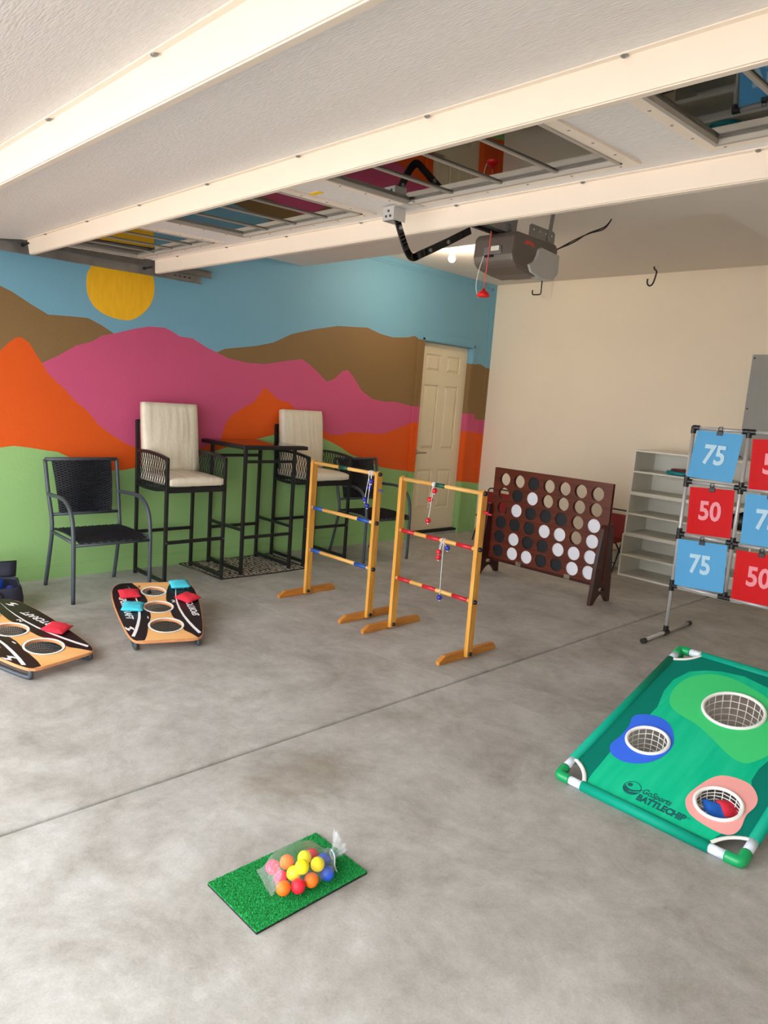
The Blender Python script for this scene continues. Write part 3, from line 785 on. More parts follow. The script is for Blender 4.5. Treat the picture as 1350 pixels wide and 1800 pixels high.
# ------------------------------------------------------------------ bar stools, bar table, rug
def make_bar_chair(name, label):
    t = thing(name, label, 'bar stool', group='tall black bar stools')
    S, D = 0.235, 0.235                     # half width (y), half depth (x); faces +x
    q = 0.024
    for sy in (-1, 1):
        MB().bar((D, sy * S, 0.0), (D, sy * S, 0.935), q, q).build('leg', M_BLACK, t, bevel=0.003)
        MB().bar((-D, sy * S, 0.0), (-D, sy * S, 0.945), q, q).build('leg', M_BLACK, t, bevel=0.003)
        MB().bar((-D, sy * S, 0.035), (D, sy * S, 0.035), q, q).build('floor_rail', M_BLACK, t, bevel=0.003)
        # arm: arched top rail and curved lower rail
        a = smooth_path([(-D, sy * S, 0.945), (-0.08, sy * S, 0.955), (0.10, sy * S, 0.948), (D + 0.005, sy * S, 0.928)], 5)
        b = smooth_path([(-D, sy * S, 0.700), (-0.08, sy * S, 0.690), (0.10, sy * S, 0.695), (D, sy * S, 0.715)], 5)
        mb = MB().tube(a, 0.017, 4, flat=(1.0, 0.9)); mb.tube(b, 0.016, 4)
        mb.build('arm_frame', M_BLACK, t)
        mb = MB(); n = 24
        for k in range(n):
            x = -D + 0.03 + (2 * D - 0.06) * k / (n - 1)
            za = 0.945 + 0.008 * (1 - (x / D) ** 2); zb = 0.700 - 0.008 * (1 - (x / D) ** 2)
            pts = []
            for i in range(11):
                f = i / 10
                w = 0.0055 * math.sin(f * math.pi * 5 + (math.pi if k % 2 else 0))
                pts.append((x + w, sy * S + 0.004 * math.cos(f * math.pi * 5), zb + (za - zb) * f))
            mb.tube(pts, 0.0026, 4, caps=False)
        o = mb.build('rope_weave', M_ROPE, t); o['kind'] = 'stuff'
    mb = MB()
    mb.bar((D, -S, 0.705), (D, S, 0.705), q, q + 0.012); mb.bar((-D, -S, 0.705), (-D, S, 0.705), q, q + 0.012)
    for k in range(5):
        x = -D + 0.08 + 0.078 * k
        mb.bar((x, -S, 0.712), (x, S, 0.712), 0.02, 0.006)
    mb.build('seat_frame', M_BLACK, t)
    mb = MB()
    for sy in (-1, 1): mb.bar((-D + 0.005, sy * (S - 0.006), 0.70), (-D - 0.03, sy * (S - 0.006), 1.17), q, q)
    mb.bar((-D - 0.03, -S, 1.165), (-D - 0.03, S, 1.165), q, q)
    for k in range(1, 8):
        y = -S + 2 * S * k / 8
        mb.bar((-D + 0.005, y, 0.71), (-D - 0.03, y, 1.16), 0.008, 0.006)
    mb.build('back_frame', M_BLACK, t)
    MB().bar((D, -S, 0.325), (D, S, 0.325), q, q).build('footrest', M_BLACK, t, bevel=0.003)
    MB().bar((-D, -S, 0.325), (-D, S, 0.325), q, q).build('rear_bar', M_BLACK, t, bevel=0.003)
    for sy in (-1, 1):
        MB().lathe([(0.006, 0), (0.005, 0.003)], 8, Matrix.Translation((D + 0.012, sy * (S - 0.0), 0.325)) @ Matrix.Rotation(math.pi / 2, 4, 'Y')).build('bolt', M_GALV, t)
    return t
def cushion_mesh(wx, wy, h, seed, nx=14, ny=26, wr=0.008):
    """box cushion: rounded slab in local XY, thickness h along Z, with gathered wrinkles"""
    mb = MB(); bm = mb.bm
    def pt(u, v, top):
        x = wx * (u - 0.5); y = wy * (v - 0.5)
        ex = 1 - abs(2 * u - 1) ** 8; ey = 1 - abs(2 * v - 1) ** 8
        puff = 0.012 * (1 - (2 * u - 1) ** 2) * (1 - (2 * v - 1) ** 2)
        z = h / 2 + puff
        w = wr * math.sin(v * 60 + 3 * noise.noise(Vector((u * 2, v * 5, seed)))) * noise.noise(Vector((u * 1.5, v * 9, seed + 4)))
        z += w
        k = 0.009
        z -= k * (1 - ex) + k * (1 - ey)
        return (x, y, z if top else -h / 2 + 0.006 * ((1 - ex) + (1 - ey)))
    T = [[bm.verts.new(pt(i / nx, j / ny, True)) for j in range(ny + 1)] for i in range(nx + 1)]
    B = [[bm.verts.new(pt(i / nx, j / ny, False)) for j in range(ny + 1)] for i in range(nx + 1)]
    for i in range(nx):
        for j in range(ny):
            mb.face([T[i][j], T[i + 1][j], T[i + 1][j + 1], T[i][j + 1]])
            mb.face([B[i][j], B[i][j + 1], B[i + 1][j + 1], B[i + 1][j]])
    for i in range(nx):
        mb.face([T[i][0], B[i][0], B[i + 1][0], T[i + 1][0]]); mb.face([T[i][ny], T[i + 1][ny], B[i + 1][ny], B[i][ny]])
    for j in range(ny):
        mb.face([T[0][j], T[0][j + 1], B[0][j + 1], B[0][j]]); mb.face([T[nx][j], B[nx][j], B[nx][j + 1], T[nx][j + 1]])
    return mb
CH = [(-4.905, 2.670, 0.0), (-4.985, 3.995, 0.0)]
bc1 = make_bar_chair('bar_stool', 'black bar stool with rope arms beside the charcoal armchair')
bc1.location = CH[0]
bc2 = copy_tree(bc1); bc2.location = CH[1]
bc2['label'] = 'black bar stool with rope arms on the far side of the bar table'
who = ['the bar stool next to the charcoal armchair', 'the bar stool on the far side of the bar table']
for i, c in enumerate(CH):
    o = cushion_mesh(0.47, 0.435, 0.07, 3 + i).build('seat_cushion', M_CUSH, smooth=True, loc=(c[0] + 0.012, c[1], 0.763))
    tag(o, 'cream square seat cushion on ' + who[i], 'cushion', 'cream stool seat cushions')
    o = cushion_mesh(0.52, 0.44, 0.085, 11 + i, wr=0.012).build('back_cushion', M_CUSH, smooth=True)
    o.rotation_euler = (0, math.radians(80), 0)
    o.rotation_euler = Matrix.Rotation(math.radians(-6), 3, 'Y').to_euler()
    Mx = Matrix(((0, 0, 1), (0, 1, 0), (-1, 0, 0))).to_4x4()         # local x -> down, z -> +x (front)
    R = Matrix.Rotation(math.radians(-7), 4, 'Y') @ Mx
    o.matrix_world = Matrix.Translation((c[0] - 0.185, c[1], 1.05)) @ R
    tag(o, 'cream back cushion upright on ' + who[i].replace('on the far side of the bar table', 'beyond the bar table'), 'cushion', 'cream stool back cushions')

bt = thing('bar_table', 'tall square black bar table between the two bar stools', 'table', (-4.945, 3.335, 0.0055))
TX, TY = 0.245, 0.235
for sx in (-1, 1):
    for sy in (-1, 1):
        MB().bar((sx * TX, sy * TY, 0), (sx * TX, sy * TY, 1.0), 0.025, 0.025).build('leg', M_BLACK, bt, bevel=0.003)
for sy in (-1, 1):
    MB().bar((-TX, sy * TY, 0.035), (TX, sy * TY, 0.035), 0.024, 0.024).build('floor_rail', M_BLACK, bt)
    MB().bar((-TX, sy * TY, 0.36), (TX, sy * TY, 0.36), 0.02, 0.02).build('side_bar', M_BLACK, bt)
for sx in (-1, 1):
    MB().bar((sx * TX, -TY, 0.90), (sx * TX, TY, 0.90), 0.022, 0.022).build('upper_bar', M_BLACK, bt)
    MB().bar((sx * TX, -TY, 0.30), (sx * TX, TY, 0.30), 0.022, 0.022).build('footrest', M_BLACK, bt)
tt = MB().box((-0.308, -0.305, 1.0), (0.33, 0.305, 1.030)).build('table_top', M_BLACK, bt, bevel=0.006)
MB().box((-0.285, -0.282, 1.0301), (0.307, 0.282, 1.0335)).build('glass_top', mat('black_glass', (16, 16, 18), rough=0.06, spec=0.8), tt)['label'] = 'glossy black glass inset'

mb = MB()
rp = [(-5.235, 2.86), (-4.655, 2.90), (-4.637, 3.40), (-4.642, 3.725), (-5.235, 3.745)]
mb.prism([[(x + 4.95, y - 3.33) for x, y in rp]], 0.0, 0.004)
rug = mb.build('rug', M_RUG, loc=(-4.95, 3.33, 0.001)); tag(rug, 'black and grey scroll-patterned rug under the bar table', 'rug')
mb = MB(); loop = [Vector((x + 4.95, y - 3.33, 0.004)) for x, y in rp]
mb.tube(loop, 0.006, 6, closed=True); mb.build('binding', M_BLACK, rug)

# ------------------------------------------------------------------ charcoal woven armchairs
def make_armchair(name, label):
    t = thing(name, label, 'armchair', group='charcoal woven armchairs')
    R_ = 0.0135; SYH = 0.245; XB, XF = -0.27, 0.27
    for sy in (-1, 1):
        y = sy * SYH
        # back post: rear foot, bends at seat, rakes back to the top rail
        bp = smooth_path([(XB, y, 0), (XB + 0.055, y * 0.985, 0.20), (XB + 0.10, y * 0.97, 0.40), (XB + 0.085, y * 0.97, 0.52), (XB + 0.045, y, 0.68), (XB + 0.0, y * 1.02, 0.885)], 5)
        MB().tube(bp, R_, 10).build('back_post', M_GREYM, t, smooth=True)
        # front leg sweeping up into the arm
        yo = y * 1.06
        fp = smooth_path([(XF, yo, 0), (XF, yo, 0.30), (XF - 0.005, yo, 0.45), (XF - 0.035, yo, 0.57), (XF - 0.11, yo, 0.64), (XF - 0.22, yo, 0.665), (XB + 0.16, yo, 0.660), (XB + 0.055, y * 1.01, 0.655)], 5)
        MB().tube(fp, R_, 10).build('front_leg', M_GREYM, t, smooth=True)
        mb = MB().tube([(XB + 0.10, y * 0.97, 0.40), (XF, yo, 0.405)], 0.011, 8); mb.build('seat_rail', M_GREYM, t, smooth=True)
    MB().tube([(XB, -SYH * 1.02, 0.885), (XB, SYH * 1.02, 0.885)], R_, 10).build('top_rail', M_GREYM, t, smooth=True)
    MB().tube([(XB + 0.085, -SYH * 0.97, 0.515), (XB + 0.085, SYH * 0.97, 0.515)], 0.011, 8).build('lower_back_rail', M_GREYM, t, smooth=True)
    MB().tube([(XF, -SYH * 1.06, 0.385), (XF, SYH * 1.06, 0.385)], 0.011, 8).build('front_rail', M_GREYM, t, smooth=True)
    # woven back: horizontal strands going over and under uprights
    def weave(P, w0, w1, nstr, nrib, r):
        """P(u,v) -> point, normal ; u across 0..1, v along 0..1"""
        mb = MB()
        for i in range(nstr):
            v = (i + 0.5) / nstr; pts = []
            for k in range(nrib * 2 + 1):
                u = k / (nrib * 2)
                p, n = P(u, v); s = math.sin(u * math.pi * nrib + (math.pi if i % 2 else 0))
                pts.append(p + n * s * r * 0.9)
            mb.tube(pts, r, 4, caps=False, flat=(1.0, 1.0))
        for k in range(nrib + 1):
            u = k / nrib
            pts = [P(u, j / 8)[0] for j in range(9)]
            mb.tube(pts, r * 0.8, 4, caps=False)
        return mb
    def Pb(u, v):
        w = 0.205 - 0.025 * v
        x = XB + 0.002 + 0.083 * v + 0.012 * math.sin(math.pi * v); z = 0.88 - 0.365 * v
        return Vector((x, -w + 2 * w * u, z)), Vector((0.97, 0, 0.22))
    o = weave(Pb, 0, 0, 44, 16, 0.0058).build('woven_back', M_WICK, t); o['kind'] = 'stuff'
    def Ps(u, v):
        w = 0.225
        x = XB + 0.10 + (XF - XB - 0.09) * v; z = 0.415 + 0.010 * math.sin(math.pi * v) - 0.012 * (v ** 6)
        return Vector((x, -w + 2 * w * u, z)), Vector((0, 0, 1))
    o = weave(Ps, 0, 0, 48, 18, 0.0062).build('woven_seat', M_WICK, t); o['kind'] = 'stuff'
    return t
ac = make_armchair('armchair', 'charcoal woven armchair on the bare floor, left of the bar stools')
ac.location = (-4.83, 2.005, 0)
ac2 = copy_tree(ac); ac2.location = (-4.815, 4.575, 0); ac2.rotation_euler = (0, 0, math.radians(-4))
ac2['label'] = 'charcoal woven armchair near the door, behind the ladder game with blue bands'

# ------------------------------------------------------------------ ladder toss frames
def make_ladder(name, label, x0, x1, y, kind):
    t = thing(name, label, 'ladder game', ((x0 + x1) / 2, y, 0), group='wooden ladder toss frames')
    W_ = (x1 - x0) / 2
    for sx in (-1, 1):
        mb = MB(); a = 0.007
        pr = [(-0.024, 0.012), (0.024, 0.012), (0.024, 0.975)] + [(0.024 * math.cos(q), 0.975 + 0.022 * math.sin(q)) for q in [math.pi * k / 8 for k in range(1, 8)]] + [(-0.024, 0.975)]
        Mp = Matrix(((0, 0, 1, sx * W_), (1, 0, 0, 0), (0, 1, 0, 0), (0, 0, 0, 1)))
        mb.prism([pr], -0.013, 0.013, Mp); mb.build('post', M_WOOD, t, bevel=0.003)
        fp = [(-0.235, 0.0), (0.285, 0.0), (0.285, 0.022), (0.255, 0.048), (-0.185, 0.048), (-0.235, 0.020)]
        Mf = Matrix(((0, 0, 1, sx * W_ - 0.024), (1, 0, 0, 0), (0, 1, 0, 0), (0, 0, 0, 1)))
        f = MB().prism([fp], -0.017, 0.011, Mf).build('foot', M_WOODF, t, bevel=0.003)
        Mk = Matrix.Translation((sx * W_ + (0.013 if sx > 0 else 0.013), 0, 0.032)) @ Matrix.Rotation(math.pi / 2, 4, 'Y')
        MB().lathe([(0.012, 0), (0.013, 0.004), (0.010, 0.012)], 14, Mk).build('knob', M_BPLAS, t, smooth=True)
    zs = [0.978, 0.655, 0.345]
    segs = {'top': [(0.42, 0.56, M_RGREEN)],
            'red': [(0.05, 0.22, M_RED), (0.385, 0.555, M_RED), (0.76, 0.945, M_RED)],
            'blue': [(0.05, 0.20, M_RBLUE), (0.755, 0.935, M_RBLUE)]}
    for i, z in enumerate(zs):
        r = MB().tube([(-W_ + 0.005, -0.004, z), (W_ - 0.005, -0.004, z)], 0.0125, 12).build('rung', M_WOODR, t, smooth=True)
        for a, b, m in segs['top' if i == 0 else kind]:
            MB().tube([(-W_ + 2 * W_ * a, -0.004, z), (-W_ + 2 * W_ * b, -0.004, z)], 0.0131, 12).build('painted_band', m, r, smooth=True)
        Mk = Matrix.Translation((W_ + 0.012, -0.004, z)) @ Matrix.Rotation(math.pi / 2, 4, 'Y')
        MB().lathe([(0.013, 0), (0.014, 0.005), (0.012, 0.015), (0.006, 0.018)], 14, Mk).build('knob', M_BPLAS, t, smooth=True)
    pm = M_RED if kind == 'red' else M_RBLUE
    p = MB().tube([(W_ + 0.01, 0.0, 0.875), (W_ + 0.045, 0.004, 0.872)], 0.006, 8)
    if kind == 'red':
        p.tube([(W_ + 0.02, 0.012, 0.866), (W_ + 0.06, 0.016, 0.862)], 0.006, 8)
    p.build('score_peg', pm, t, smooth=True)
    return t
LY = 3.218
make_ladder('ladder_toss_frame', 'wooden ladder toss frame with red banded rungs', -3.108, -2.472, LY, 'red')
make_ladder('ladder_toss_frame', 'wooden ladder toss frame with blue banded rungs', -4.010, -3.340, LY + 0.008, 'blue')
def bola(label, balls, rung_x, rung_z, y):
    """balls: list of (x,z,mat); the cord runs over the rung"""
    t = thing('bola', label, 'bola', (rung_x, y, rung_z), group='bolas hung on the ladder rungs')
    B = []
    for i, (x, z, m, dy) in enumerate(balls):
        b = MB().sphere((x - rung_x, -0.022 + dy, z - rung_z), 0.0165, 16, 12).build('ball', m, t, smooth=True)
        MB().sphere((x - rung_x, -0.022 + dy, z - rung_z - 0.0185), 0.0045, 8, 6).build('knot', M_STR, b, smooth=True)
        B.append(Vector((x - rung_x, -0.022 + dy, z - rung_z)))
    mb = MB()
    for k, e in enumerate(B):
        x0 = 0.010 * (k - (len(B) - 1) / 2)
        mb.tube([(x0, -0.0035, 0.0155), (x0, -0.012, 0.012), (x0, -0.0185, -0.002), e * 0.5 + Vector((x0 * 0.5, -0.011, 0)), e], 0.0019, 6)
    for k in range(2):
        c = [(0.010 * k - 0.005, -0.004 + 0.0155 * math.cos(a), 0.0155 * math.sin(a)) for a in [2 * math.pi * j / 12 for j in range(12)]]
        mb.tube(c, 0.0021, 6, closed=True)
    mb.build('cord', M_STR, t, smooth=True)
    return t
bola('red bola with three balls hanging from the top rung', [(-2.820, 0.944, M_BALLR, 0), (-2.853, 0.886, M_BALLR, 0.004), (-2.852, 0.758, M_BALLR, 0)], -2.838, 0.978, LY)
bola('two red balls wound close under the middle red rung', [(-2.745, 0.586, M_BALLR, 0), (-2.747, 0.551, M_BALLR, 0.002)], -2.732, 0.655, LY)
bola('blue bola with one ball hanging far below the middle red rung', [(-2.706, 0.614, M_BALLB, 0.03), (-2.705, 0.315, M_BALLB, -0.004)], -2.722, 0.655, LY)
bola('blue bola on the top rung whose lower ball hangs lowest', [(-3.381, 0.925, M_BALLB, 0), (-3.406, 0.761, M_BALLB, 0)], -3.390, 0.978, LY + 0.008)
bola('blue bola on the top rung with its balls between the other two', [(-3.407, 0.881, M_BALLB, 0.012), (-3.437, 0.797, M_BALLB, 0.004)], -3.412, 0.978, LY + 0.008)

# ------------------------------------------------------------------ giant four-in-a-row board
GY = 5.115
gx0, gx1, gz0, gz1 = -3.812, -2.682, 0.140, 0.950
hx = [-3.698 + 0.1487 * k for k in range(7)]; hz = [0.855 - 0.1263 * k for k in range(6)]; HR = 0.0555
GRID = ['EEBEEEE', 'EBWEEEE', 'EWBBBEW', 'BBBWWEW', 'BWBBWWW', 'BWWBBWW']
gb = thing('giant_four_in_a_row_game', 'dark wooden giant four-in-a-row board with two leg stands', 'board game', ((gx0 + gx1) / 2, GY, 0))
gi = -Vector(gb.location)
holes = [circle(x + gi.x, z, HR, 28) for x in hx for z in hz]
Mg = lambda y: Matrix(((1, 0, 0, 0), (0, 0, 1, y), (0, 1, 0, 0), (0, 0, 0, 1)))
zm = 0.545
outer = [(gx0 + gi.x, gz0), (gx1 + gi.x, gz0), (gx1 + gi.x, gz1), (gx0 + gi.x, gz1)]
MB().prism([outer] + holes, -0.017, -0.007, Mg(0)).build('front_board', M_MAHOG, gb, bevel=0.0015)
MB().prism([outer] + holes, 0.007, 0.017, Mg(0)).build('back_board', M_MAHOG, gb)
mb = MB()
for k in range(8):
    x = hx[0] - 0.0743 + 0.1487 * k + gi.x
    x = min(max(x, gx0 + gi.x + 0.01), gx1 + gi.x - 0.01)
    mb.box((x - 0.008, -0.007, gz0 + 0.02), (x + 0.008, 0.007, gz1 - 0.002))
mb.build('divider', M_MAHOGD, gb)
MB().box((gx0 + gi.x, -0.019, gz0 - 0.012), (gx1 + gi.x, 0.019, gz0 + 0.012)).build('release_bar', M_MAHOGD, gb, bevel=0.002)
for x in (-3.47, -2.99):
    MB().box((x + gi.x - 0.026, -0.022, gz0 - 0.008), (x + gi.x + 0.026, -0.019, gz0 + 0.028)).build('latch', M_BRASS, gb, bevel=0.001)
for lx in (gx0 - 0.010, gx1 - 0.030):
    pr = [(-0.150, 0.0), (-0.105, 0.0)] + [(-0.105 + 0.21 * k / 10, 0.072 * math.sin(math.pi * k / 10) + 0.002) for k in range(1, 10)] + [(0.105, 0.0), (0.150, 0.0), (0.125, 0.30), (0.075, 0.60), (0.062, 0.632), (0.036, 0.632), (0.030, 0.60), (0.024, 0.16), (-0.024, 0.16), (-0.030, 0.60), (-0.036, 0.632), (-0.062, 0.632), (-0.075, 0.60), (-0.125, 0.30)]
    slot = [(-0.048 + 0.096 * (0.5 + 0.5 * math.cos(a)), 0.115 + 0.018 * math.sin(a)) for a in [2 * math.pi * k / 16 for k in range(16)]]
    Ml = Matrix(((0, 0, 1, lx + gi.x), (1, 0, 0, 0), (0, 1, 0, 0), (0, 0, 0, 1)))
    MB().prism([pr, slot], 0.0, 0.030, Ml).build('leg_stand', M_MAHOGD, gb, bevel=0.002)
dproto = {}
ordn = ['first', 'second', 'third', 'fourth', 'fifth', 'sixth', 'seventh']
for r, row in enumerate(GRID):
    for c, k in enumerate(row):
        if k == 'E': continue
        loc = (hx[c], GY, hz[r])
        if k not in dproto:
            Md = Matrix.Rotation(math.pi / 2, 4, 'X')
            o = MB().lathe([(0.060, -0.0055), (0.062, -0.004), (0.062, 0.004), (0.060, 0.0055), (0.043, 0.0055), (0.042, 0.0045), (0.020, 0.0045)], 32, Md).build('game_disc', M_DISCB if k == 'B' else M_DISCW, loc=loc)
            dproto[k] = o
        else:
            o = dproto[k].copy(); COL.objects.link(o); o.location = loc
        tag(o, '%s disc in the four-in-a-row board, %s row from top, %s column from left' % ('black' if k == 'B' else 'white', ordn[r], ordn[c]), 'disc', ('black' if k == 'B' else 'white') + ' game discs')

# ------------------------------------------------------------------ red folding chairs behind the board
def fold_chair(label, loc, rz):
    t = thing('folding_chair', label, 'chair', loc, rz, 'red folding chairs'); t.scale = (0.70, 0.67, 0.665)
    for s in (-1, 1):
        x = s * 0.21
        MB().tube(smooth_path([(x, -0.24, 0.0), (x, -0.05, 0.42), (x, 0.13, 0.78), (x * 0.97, 0.15, 0.83)], 4), 0.011, 8).build('long_leg', M_BLACK, t, smooth=True)
        MB().tube([(x * 0.9, 0.24, 0.0), (x * 0.9, -0.20, 0.44)], 0.011, 8).build('short_leg', M_BLACK, t, smooth=True)
    MB().tube(smooth_path([(-0.204, 0.15, 0.83), (-0.17, 0.158, 0.855), (0, 0.16, 0.858), (0.17, 0.158, 0.855), (0.204, 0.15, 0.83)], 4), 0.011, 8).build('top_rail', M_BLACK, t, smooth=True)
    MB().tube([(-0.19, 0.19, 0.055), (0.19, 0.19, 0.055)], 0.009, 8).build('rear_stretcher', M_BLACK, t)
    MB().tube([(-0.21, -0.18, 0.135), (0.21, -0.18, 0.135)], 0.009, 8).build('front_stretcher', M_BLACK, t)
    MB().bar((0, 0.0, 0.46), (0, 0.125, 0.80), 0.40, 0.022, (0, -1, 0.3)).build('backrest', M_FOLDR, t, bevel=0.01)
    MB().cbox((0, -0.04, 0.44), (0.38, 0.38, 0.03), Matrix.Rotation(math.radians(3), 4, 'X')).build('seat', M_FOLDR, t, bevel=0.012)
    return t
fold_chair('red folding chair peeking out left of the four-in-a-row board', (-4.75, 6.40, 0), math.radians(8))
fold_chair('red folding chair between the four-in-a-row board and the white shelves', (-3.345, 6.43, 0), math.radians(-3))
bk = thing('bucket', 'pale grey round tub on the floor beside the white shelves', 'tub', (-3.33, 6.60, 0)); bk.scale = (0.6, 0.6, 0.7)
MB().lathe([(0.085, 0.0), (0.10, 0.02), (0.115, 0.20), (0.122, 0.22), (0.115, 0.22), (0.10, 0.03), (0.01, 0.025)], 24).build('body', M_WHITE, bk, smooth=True)
MB().lathe([(0.121, 0.205), (0.126, 0.21), (0.126, 0.222), (0.121, 0.225)], 24, capb=False, capt=False).build('rim', M_WHITE, bk, smooth=True)

# ------------------------------------------------------------------ white shelves
SH = [(-3.137, 0.0, 0.397), (-3.125, 0.397, 0.385), (-3.120, 0.782, 0.400)]
pos = ['bottom', 'middle', 'top']
for i, (x0, z0, hgt) in enumerate(SH):
    w, d, th = 1.12, 0.40, 0.016
    t = thing('shelf_unit', 'white two-tier shelf unit, %s of the stack of three by the back wall' % pos[i], 'shelf', (x0 + w / 2, 6.25 + d / 2, z0), group='stacked white shelf units')
    for s in (-1, 1):
        MB().box((s * w / 2 - (th if s > 0 else 0), -d / 2, 0), (s * w / 2 + (th if s < 0 else 0), d / 2, hgt)).build('side_panel', M_WHITE, t, bevel=0.001)
    for nm, z in (('base_board', 0.0), ('shelf_board', hgt / 2 - th / 2), ('top_board', hgt - th)):
        MB().box((-w / 2 + th, -d / 2, z), (w / 2 - th, d / 2, z + th)).build(nm, M_WHITE, t, bevel=0.001)
    MB().box((-w / 2 + th, d / 2 - 0.005, th), (w / 2 - th, d / 2, hgt - th)).build('back_panel', M_WHITE, t)
fz = 0.782 + 0.20 + 0.008
fd = thing('flying_disc', 'teal flying disc lying on the top white shelf', 'flying disc', (-2.72, 6.40, fz + 0.001))
MB().lathe([(0.10, 0.0), (0.132, 0.002), (0.138, 0.012), (0.136, 0.026), (0.128, 0.034), (0.10, 0.036)], 32).build('rim', M_TEALD, fd, smooth=True)
o = MB().lathe([(0.10, 0.0), (0.118, 0.002), (0.120, 0.008), (0.112, 0.014), (0.08, 0.016)], 32).build('flying_disc', mat('maroon_plastic', (120, 20, 34), rough=0.4), smooth=True, loc=(-2.705, 6.41, fz + 0.038))
tag(o, 'dark red flying disc stacked on the teal one', 'flying disc')
kb = thing('bag', 'black bag on the white shelf, seen through the target frame', 'bag', (-2.14, 6.42, 0.397 + 0.385 / 2 + 0.009))
mb = cushion_mesh(0.20, 0.15, 0.13, 31); mb.build('body', M_BPLAS, kb, smooth=True, loc=(0, 0, 0.062))
MB().tube(arc((0, 0, 0.11), 0.045, 0, math.pi, 10, 'xz'), 0.006, 6).build('handle', M_BLACK, kb, smooth=True)

# ------------------------------------------------------------------ target frame with number sheets
TYF = 4.80
tfx = [-2.004, -1.655, -1.306, -0.957]; tfz = [0.355, 0.715, 1.073, 1.430]
tf = thing('target_frame', 'silver pipe target frame with black connectors, holding number sheets', 'target frame', (-1.48, TYF, 0))
ti_ = -Vector(tf.location)
def tp(x, z, y=TYF): return (x + ti_.x, y + ti_.y, z)
PR = 0.0125
for i, x in enumerate(tfx):
    z0 = 0.035 if i in (0, 3) else tfz[0]
    MB().tube([tp(x, z0), tp(x, tfz[3])], PR, 12).build('upright_pipe', M_PIPE, tf, smooth=True)
for z in tfz:
    for a, b in zip(tfx, tfx[1:]):
        MB().tube([tp(a, z), tp(b, z)], PR, 12).build('cross_pipe', M_PIPE, tf, smooth=True)
for i, x in enumerate(tfx):
    for j, z in enumerate(tfz):
        mb = MB(); r = 0.0175; e = 0.038
        if i > 0: mb.tube([tp(x, z), tp(x - e, z)], r, 10)
        if i < 3: mb.tube([tp(x, z), tp(x + e, z)], r, 10)
        if j > 0 or i in (0, 3): mb.tube([tp(x, z), tp(x, z - e)], r, 10)
        if j < 3: mb.tube([tp(x, z), tp(x, z + e)], r, 10)
        mb.sphere(tp(x, z), r, 10, 8)
        mb.build('connector', M_BPLAS, tf)
for x in (tfx[0], tfx[3]):
    MB().tube([tp(x, 0.018, 4.47), tp(x, 0.018, 5.19)], PR, 12).build('foot_pipe', M_PIPE, tf, smooth=True)
    mb = MB().tube([tp(x, 0.018, TYF - 0.035), tp(x, 0.018, TYF + 0.035)], 0.0175, 10); mb.tube([tp(x, 0.018), tp(x, 0.065)], 0.0175, 10); mb.build('connector', M_BPLAS, tf)
    for y in (4.455, 5.165):
        MB().tube([tp(x, 0.018, y), tp(x, 0.018, y + 0.04)], 0.0165, 10).build('end_cap', M_BPLAS, tf)
SHEETS = [(-1.838, 1.258, 0.292, 0.312, 1.2, '75', 'sky blue sheet printed 75, top left of the target frame'),
          (-1.815, 0.893, 0.285, 0.310, -3.0, '50', 'red sheet printed 50, left column, middle row of the target frame'),
          (-1.828, 0.533, 0.322, 0.316, -3.0, '75', 'sky blue sheet printed 75, bottom left of the target frame'),
          (-1.468, 1.240, 0.290, 0.312, -3.0, '50', 'red sheet printed 50, top of the second column, cut by the picture edge'),
          (-1.462, 0.893, 0.292, 0.318, -2.0, '75', 'sky blue sheet printed 75, middle of the second column'),
          (-1.462, 0.528, 0.300, 0.318, -1.5, '50', 'red sheet printed 50, bottom of the second column')]
